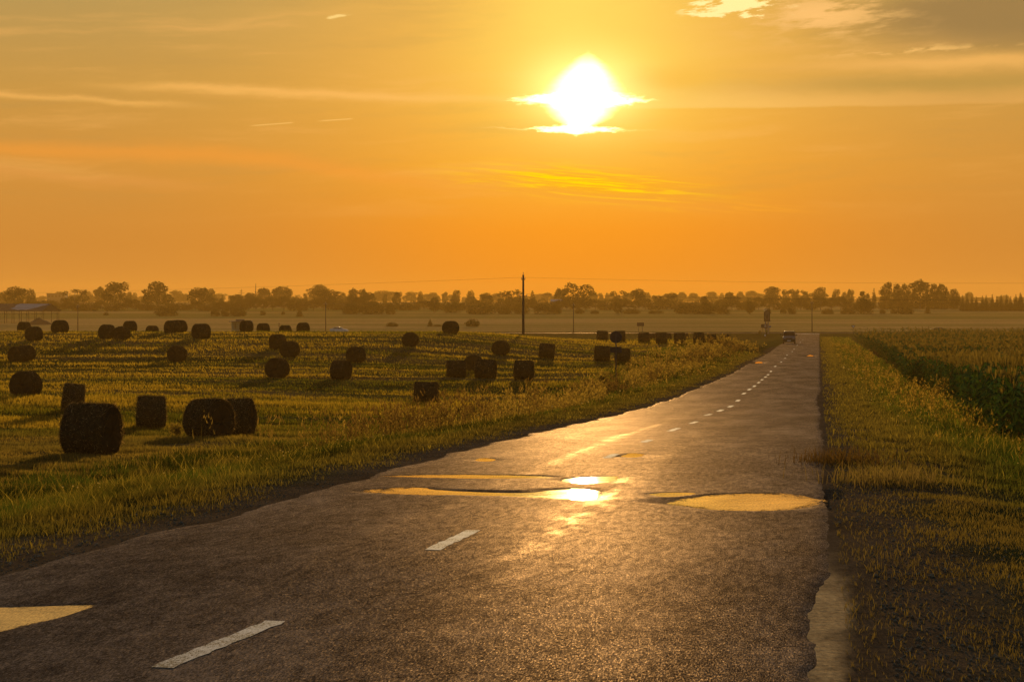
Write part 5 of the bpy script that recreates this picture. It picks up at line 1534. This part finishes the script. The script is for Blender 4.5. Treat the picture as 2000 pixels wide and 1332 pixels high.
def car(name, loc, rz, body_m, L, W, Hh, wheel_r, side, roof, belt, label, cat='car'):
    """local +x = forward. side: lower outline (x, z) of the body; roof: cabin outline (x, z) sat on the belt line"""
    o = empty(name, loc, rz, label=label, cat=cat)
    # body: outline lofted across the width with tumblehome and rounded shoulders
    rings = []
    for f, sx in ((-1.0, .955), (-.93, .99), (-.7, 1), (0, 1.0), (.7, 1), (.93, .99), (1.0, .955)):
        y = f * W / 2
        rings.append([(x * sx, y, .18 + (z - .18) * (1 if abs(f) < .95 else .93)) for x, z in side])
    MB().loft(rings).build('body', body_m, o, smooth=False, bevel=.03)
    # cabin: pillars and roof, open between them
    k = [(x, z) for x, z in roof]
    tw = .80                                               # roof width against body width
    def cp(i, f): x, z = k[i]; return Vector((x, f * W / 2 * (.97 if z <= belt + .03 else tw), z))
    pil = MB()
    for f in (-1, 1):
        for i in range(len(k) - 1):
            if k[i][1] > belt + .1 and k[i + 1][1] > belt + .1: continue
            a, c = cp(i, f), cp(i + 1, f)
            pil.tube([a, c], .045, 6)
        xm = (k[1][0] + k[-2][0]) / 2 - .1
        pil.tube([(xm, f * W / 2 * .97, belt), (xm - .05, f * W / 2 * tw, max(z for _, z in k))], .045, 6)
    pil.build('pillar', body_m, o)
    top = [(x, z) for x, z in k if z > belt + .1]
    rr = []
    for f, dz in ((-1, -.05), (-.85, 0), (0, .025), (.85, 0), (1, -.05)):
        rr.append([(x, f * W / 2 * tw * 1.03, z + dz) for x, z in top] + [(x, f * W / 2 * tw * 1.03, z + dz - .05) for x, z in top[::-1]])
    MB().loft(rr).build('roof', body_m, o, smooth=True)
    def pane(q, nm):
        c = sum(q, Vector()) / len(q)
        n = (q[1] - q[0]).cross(q[2] - q[0]).normalized() * .008
        b = MB(); kk = len(q)
        b.add([v + n for v in q] + [v - n for v in q], [tuple(range(kk)), tuple(range(kk, 2 * kk))[::-1]] + [(i, (i + 1) % kk, kk + (i + 1) % kk, kk + i) for i in range(kk)])
        b.build(nm, GLASS, o)
    pane([cp(0, -.95), cp(0, .95), cp(1, .93), cp(1, -.93)], 'windscreen')
    n_ = len(k)
    pane([cp(n_ - 1, -.95), cp(n_ - 1, .95), cp(n_ - 2, .93), cp(n_ - 2, -.93)], 'rear_window')
    for f in (-1, 1): pane([cp(i, f * .985) for i in range(n_)], 'side_window')
    for x in (L * .31, -L * .29):
        for f in (-1, 1):
            y = f * (W / 2 - .10)
            w = empty('wheel', (x, y, wheel_r)); w.parent = o
            MB().tube([(0, -.09, 0), (0, -.06, 0), (0, .06, 0), (0, .09, 0)], [wheel_r * .9, wheel_r, wheel_r, wheel_r * .9], 22).build('tyre', BLACK, w, smooth=False)
            MB().tube([(0, f * .092, 0), (0, f * .105, 0)], [wheel_r * .62, wheel_r * .55], 16).build('rim', RIM, w)
    fx = max(x for x, z in side); bx = min(x for x, z in side)
    for f in (-1, 1):
        MB().box((fx - .10, f * W * .36, .70), (.16, W * .19, .15)).build('headlight', LAMP, o, bevel=.02)
        MB().box((bx + .06, f * W * .38, .78), (.12, W * .14, .2)).build('tail_light', mat('tail_lens', (.25, .02, .02), .2), o, bevel=.02)
        m_ = MB().tube([(k[0][0] - .25, f * W * .48, belt + .05), (k[0][0] - .25, f * W * .545, belt + .10)], .03, 6)
        m_.box((k[0][0] - .24, f * W * .575, belt + .13), (.10, .22, .16))
        m_.build('wing_mirror', body_m, o)
    MB().box((fx - .035, 0, .62), (.09, W * .42, .16)).build('grille', BLACK, o)
    MB().tube([(fx + .006, -.10, .68), (fx + .012, 0, .58), (fx + .006, .10, .68)], .014, 5).build('badge', CHROME, o)
    MB().box((fx - .01, 0, .40), (.07, .52, .11)).build('number_plate', WHITE_, o)
    return o
DARKP, SILV, GREYP = paint('dark_car_paint', (.018, .015, .015), .45), paint('white_car_paint', (.70, .70, .74)), paint('grey_car_paint', (.05, .06, .07))
p = at(1541.5, 671.5)
dirn = math.atan2(-1, -.1543)
HATCH = [(-2.0, .28), (-2.05, .55), (-1.98, .95), (1.0, 1.0), (1.55, .92), (1.98, .78), (2.08, .55), (2.05, .26), (1.6, .2), (-1.6, .2)]
c1 = car('parked_car', (p.x, p.y, CAMZ - float(road_d(p.y)) + .022), dirn, DARKP, 4.1, 1.74, 1.6, .31, HATCH, [(1.0, .98), (.35, 1.52), (-1.35, 1.54), (-1.85, .96)], .98,
     'dark hatchback driving towards the camera in the left lane')
c1.name = 'hatchback_car'; c1.scale = (1.08, 1.14, 1.27)
for f in (-1, 1):
    MB().tube([(.15, f * .62, 1.60), (-1.1, f * .62, 1.62)], .025, 6).build('roof_rail', CHROME, c1)
SED = [(-2.25, .30), (-2.30, .62), (-2.22, .96), (-1.75, .99), (.85, .93), (1.7, .84), (2.18, .70), (2.28, .48), (2.2, .26), (1.7, .2), (-1.7, .2)]
SEDR = [(.98, .92), (.20, 1.36), (-.95, 1.38), (-1.80, .97)]
hz = CAMZ - 7.5 + .05
c2 = car('sedan', ((663 - 1000) / F * 484, 484, hz), 0, SILV, 4.55, 1.74, 1.4, .31, SED, SEDR, .95, 'white saloon car driving right along the highway')
c3 = car('sedan', ((1835 - 1000) / F * 479, 479, hz), 0, GREYP, 4.55, 1.74, 1.4, .31, SED, SEDR, .95, 'dark saloon car on the highway, its roof just above the corn')

# ------------------------------------------------------------------ person at the signs
def person():
    p = atY(1497, 463)
    V, R, Ed = [], [], []
    def add(co, r, par=None):
        V.append(co); R.append(r)
        if par is not None: Ed.append((par, len(V) - 1))
        return len(V) - 1
    pel = add((0, 0, .95), .150)
    ch = add((0, .01, 1.18), .140, pel); sh = add((0, .015, 1.40), .135, ch); nk = add((0, 0, 1.50), .058, sh)
    h0 = add((0, -.01, 1.57), .075, nk); h1 = add((0, -.015, 1.65), .098, h0); add((0, 0, 1.73), .075, h1)
    add((0, -.105, 1.62), .018, h1)                         # nose
    for f in (-1, 1): add((f * .098, 0, 1.64), .02, h1)     # ears
    for f in (-1, 1):
        hp = add((f * .10, 0, .88), .095, pel); kn = add((f * .11, -.02, .48), .062, hp); an = add((f * .115, .02, .09), .042, kn); add((f * .125, -.15, .04), .035, an)
        s_ = add((f * .20, .01, 1.38), .060, sh); el = add((f * .26, .02, 1.10), .045, s_); wr = add((f * .27, -.08, .87), .030, el); pm = add((f * .27, -.10, .80), .036, wr)
        for j, (dy, l) in enumerate(((-.035, .075), (-.012, .085), (.012, .080), (.034, .062))):
            k = add((f * .268, -.10 + dy, .80 - l * .5), .0095, pm); add((f * .258, -.105 + dy, .80 - l), .008, k)
        k = add((f * .245, -.14, .79), .010, pm); add((f * .235, -.155, .755), .009, k)
    me = bpy.data.meshes.new('person'); me.from_pydata(V, Ed, [])
    o = bpy.data.objects.new('person', me); COL.objects.link(o)
    sk = o.modifiers.new('skin', 'SKIN')
    for i, d in enumerate(me.skin_vertices[0].data): d.radius = (R[i], R[i] * (.72 if i in (0, 1, 2) else 1)); d.use_root = (i == 0)
    ss_ = o.modifiers.new('sub', 'SUBSURF'); ss_.levels = 1; ss_.render_levels = 2
    m = bpy.data.materials.new('skin_and_clothes'); m.use_nodes = True
    nt = m.node_tree; b = nt.nodes['Principled BSDF']; b.inputs['Roughness'].default_value = .8
    tc = nt.nodes.new('ShaderNodeTexCoord'); sp = nt.nodes.new('ShaderNodeSeparateXYZ'); nt.links.new(tc.outputs['Object'], sp.inputs[0])
    z, x = E(nt, sp.outputs[2]), E(nt, sp.outputs[0])
    c = mixc(nt, z._m('GREATER_THAN', .93), (.022, .020, .026), (.20, .19, .03))
    c = mixc(nt, z._m('GREATER_THAN', 1.50), c, (.36, .21, .15))
    c = mixc(nt, z._m('LESS_THAN', .89) * x.abs()._m('GREATER_THAN', .215), c, (.36, .21, .15))
    c = mixc(nt, z._m('LESS_THAN', .075), c, (.02, .018, .016))
    nt.links.new(c, b.inputs['Base Color']); me.materials.append(m)
    o.location = p; o.rotation_euler = (0, 0, .3)
    tag(o, 'person in a yellow green top and dark trousers standing by the junction signs', 'person')
    hm = MB()
    hm.loft([[(math.cos(a) * r * .95, .012 + math.sin(a) * r, z) for a in np.linspace(0, 2 * math.pi, 13)[:-1]] for r, z in ((.103, 1.66), (.108, 1.70), (.09, 1.76), (.04, 1.80))])
    hm.build('hair', mat('dark_hair', (.03, .02, .015), .8), o, smooth=True)
    b = MB(); b.loft([[(.30 * 0 + math.cos(a) * rx, math.sin(a) * ry, z) for a in np.linspace(0, 2 * math.pi, 17)[:-1]] for rx, ry, z in ((.13, .09, 0), (.17, .11, .06), (.16, .10, .26), (.12, .05, .36), (.03, .02, .42))])
    bo = b.build('carrier_bag', mat('bag_plastic', (.78, .77, .76), .5), smooth=True, label='white bag on the ground at the person\'s feet', cat='bag')
    q = atY(1494.3, 463); bo.location = q
person()

# ------------------------------------------------------------------ haze
def build_haze():
    m = bpy.data.materials.new('haze_air'); m.use_nodes = True
    nt = m.node_tree; nt.nodes.clear()
    out = nt.nodes.new('ShaderNodeOutputMaterial')
    v = nt.nodes.new('ShaderNodeVolumePrincipled')
    v.inputs['Color'].default_value = (.95, .58, .14, 1)
    v.inputs['Density'].default_value = HAZE
    v.inputs['Anisotropy'].default_value = .22
    nt.links.new(v.outputs[0], out.inputs['Volume'])
    b = MB().box((0, 1480, 9.0), (3500, 3260, 38))
    o = b.build('haze', m, label='golden evening haze over the fields', kind='stuff')
HAZE = .00023
build_haze()
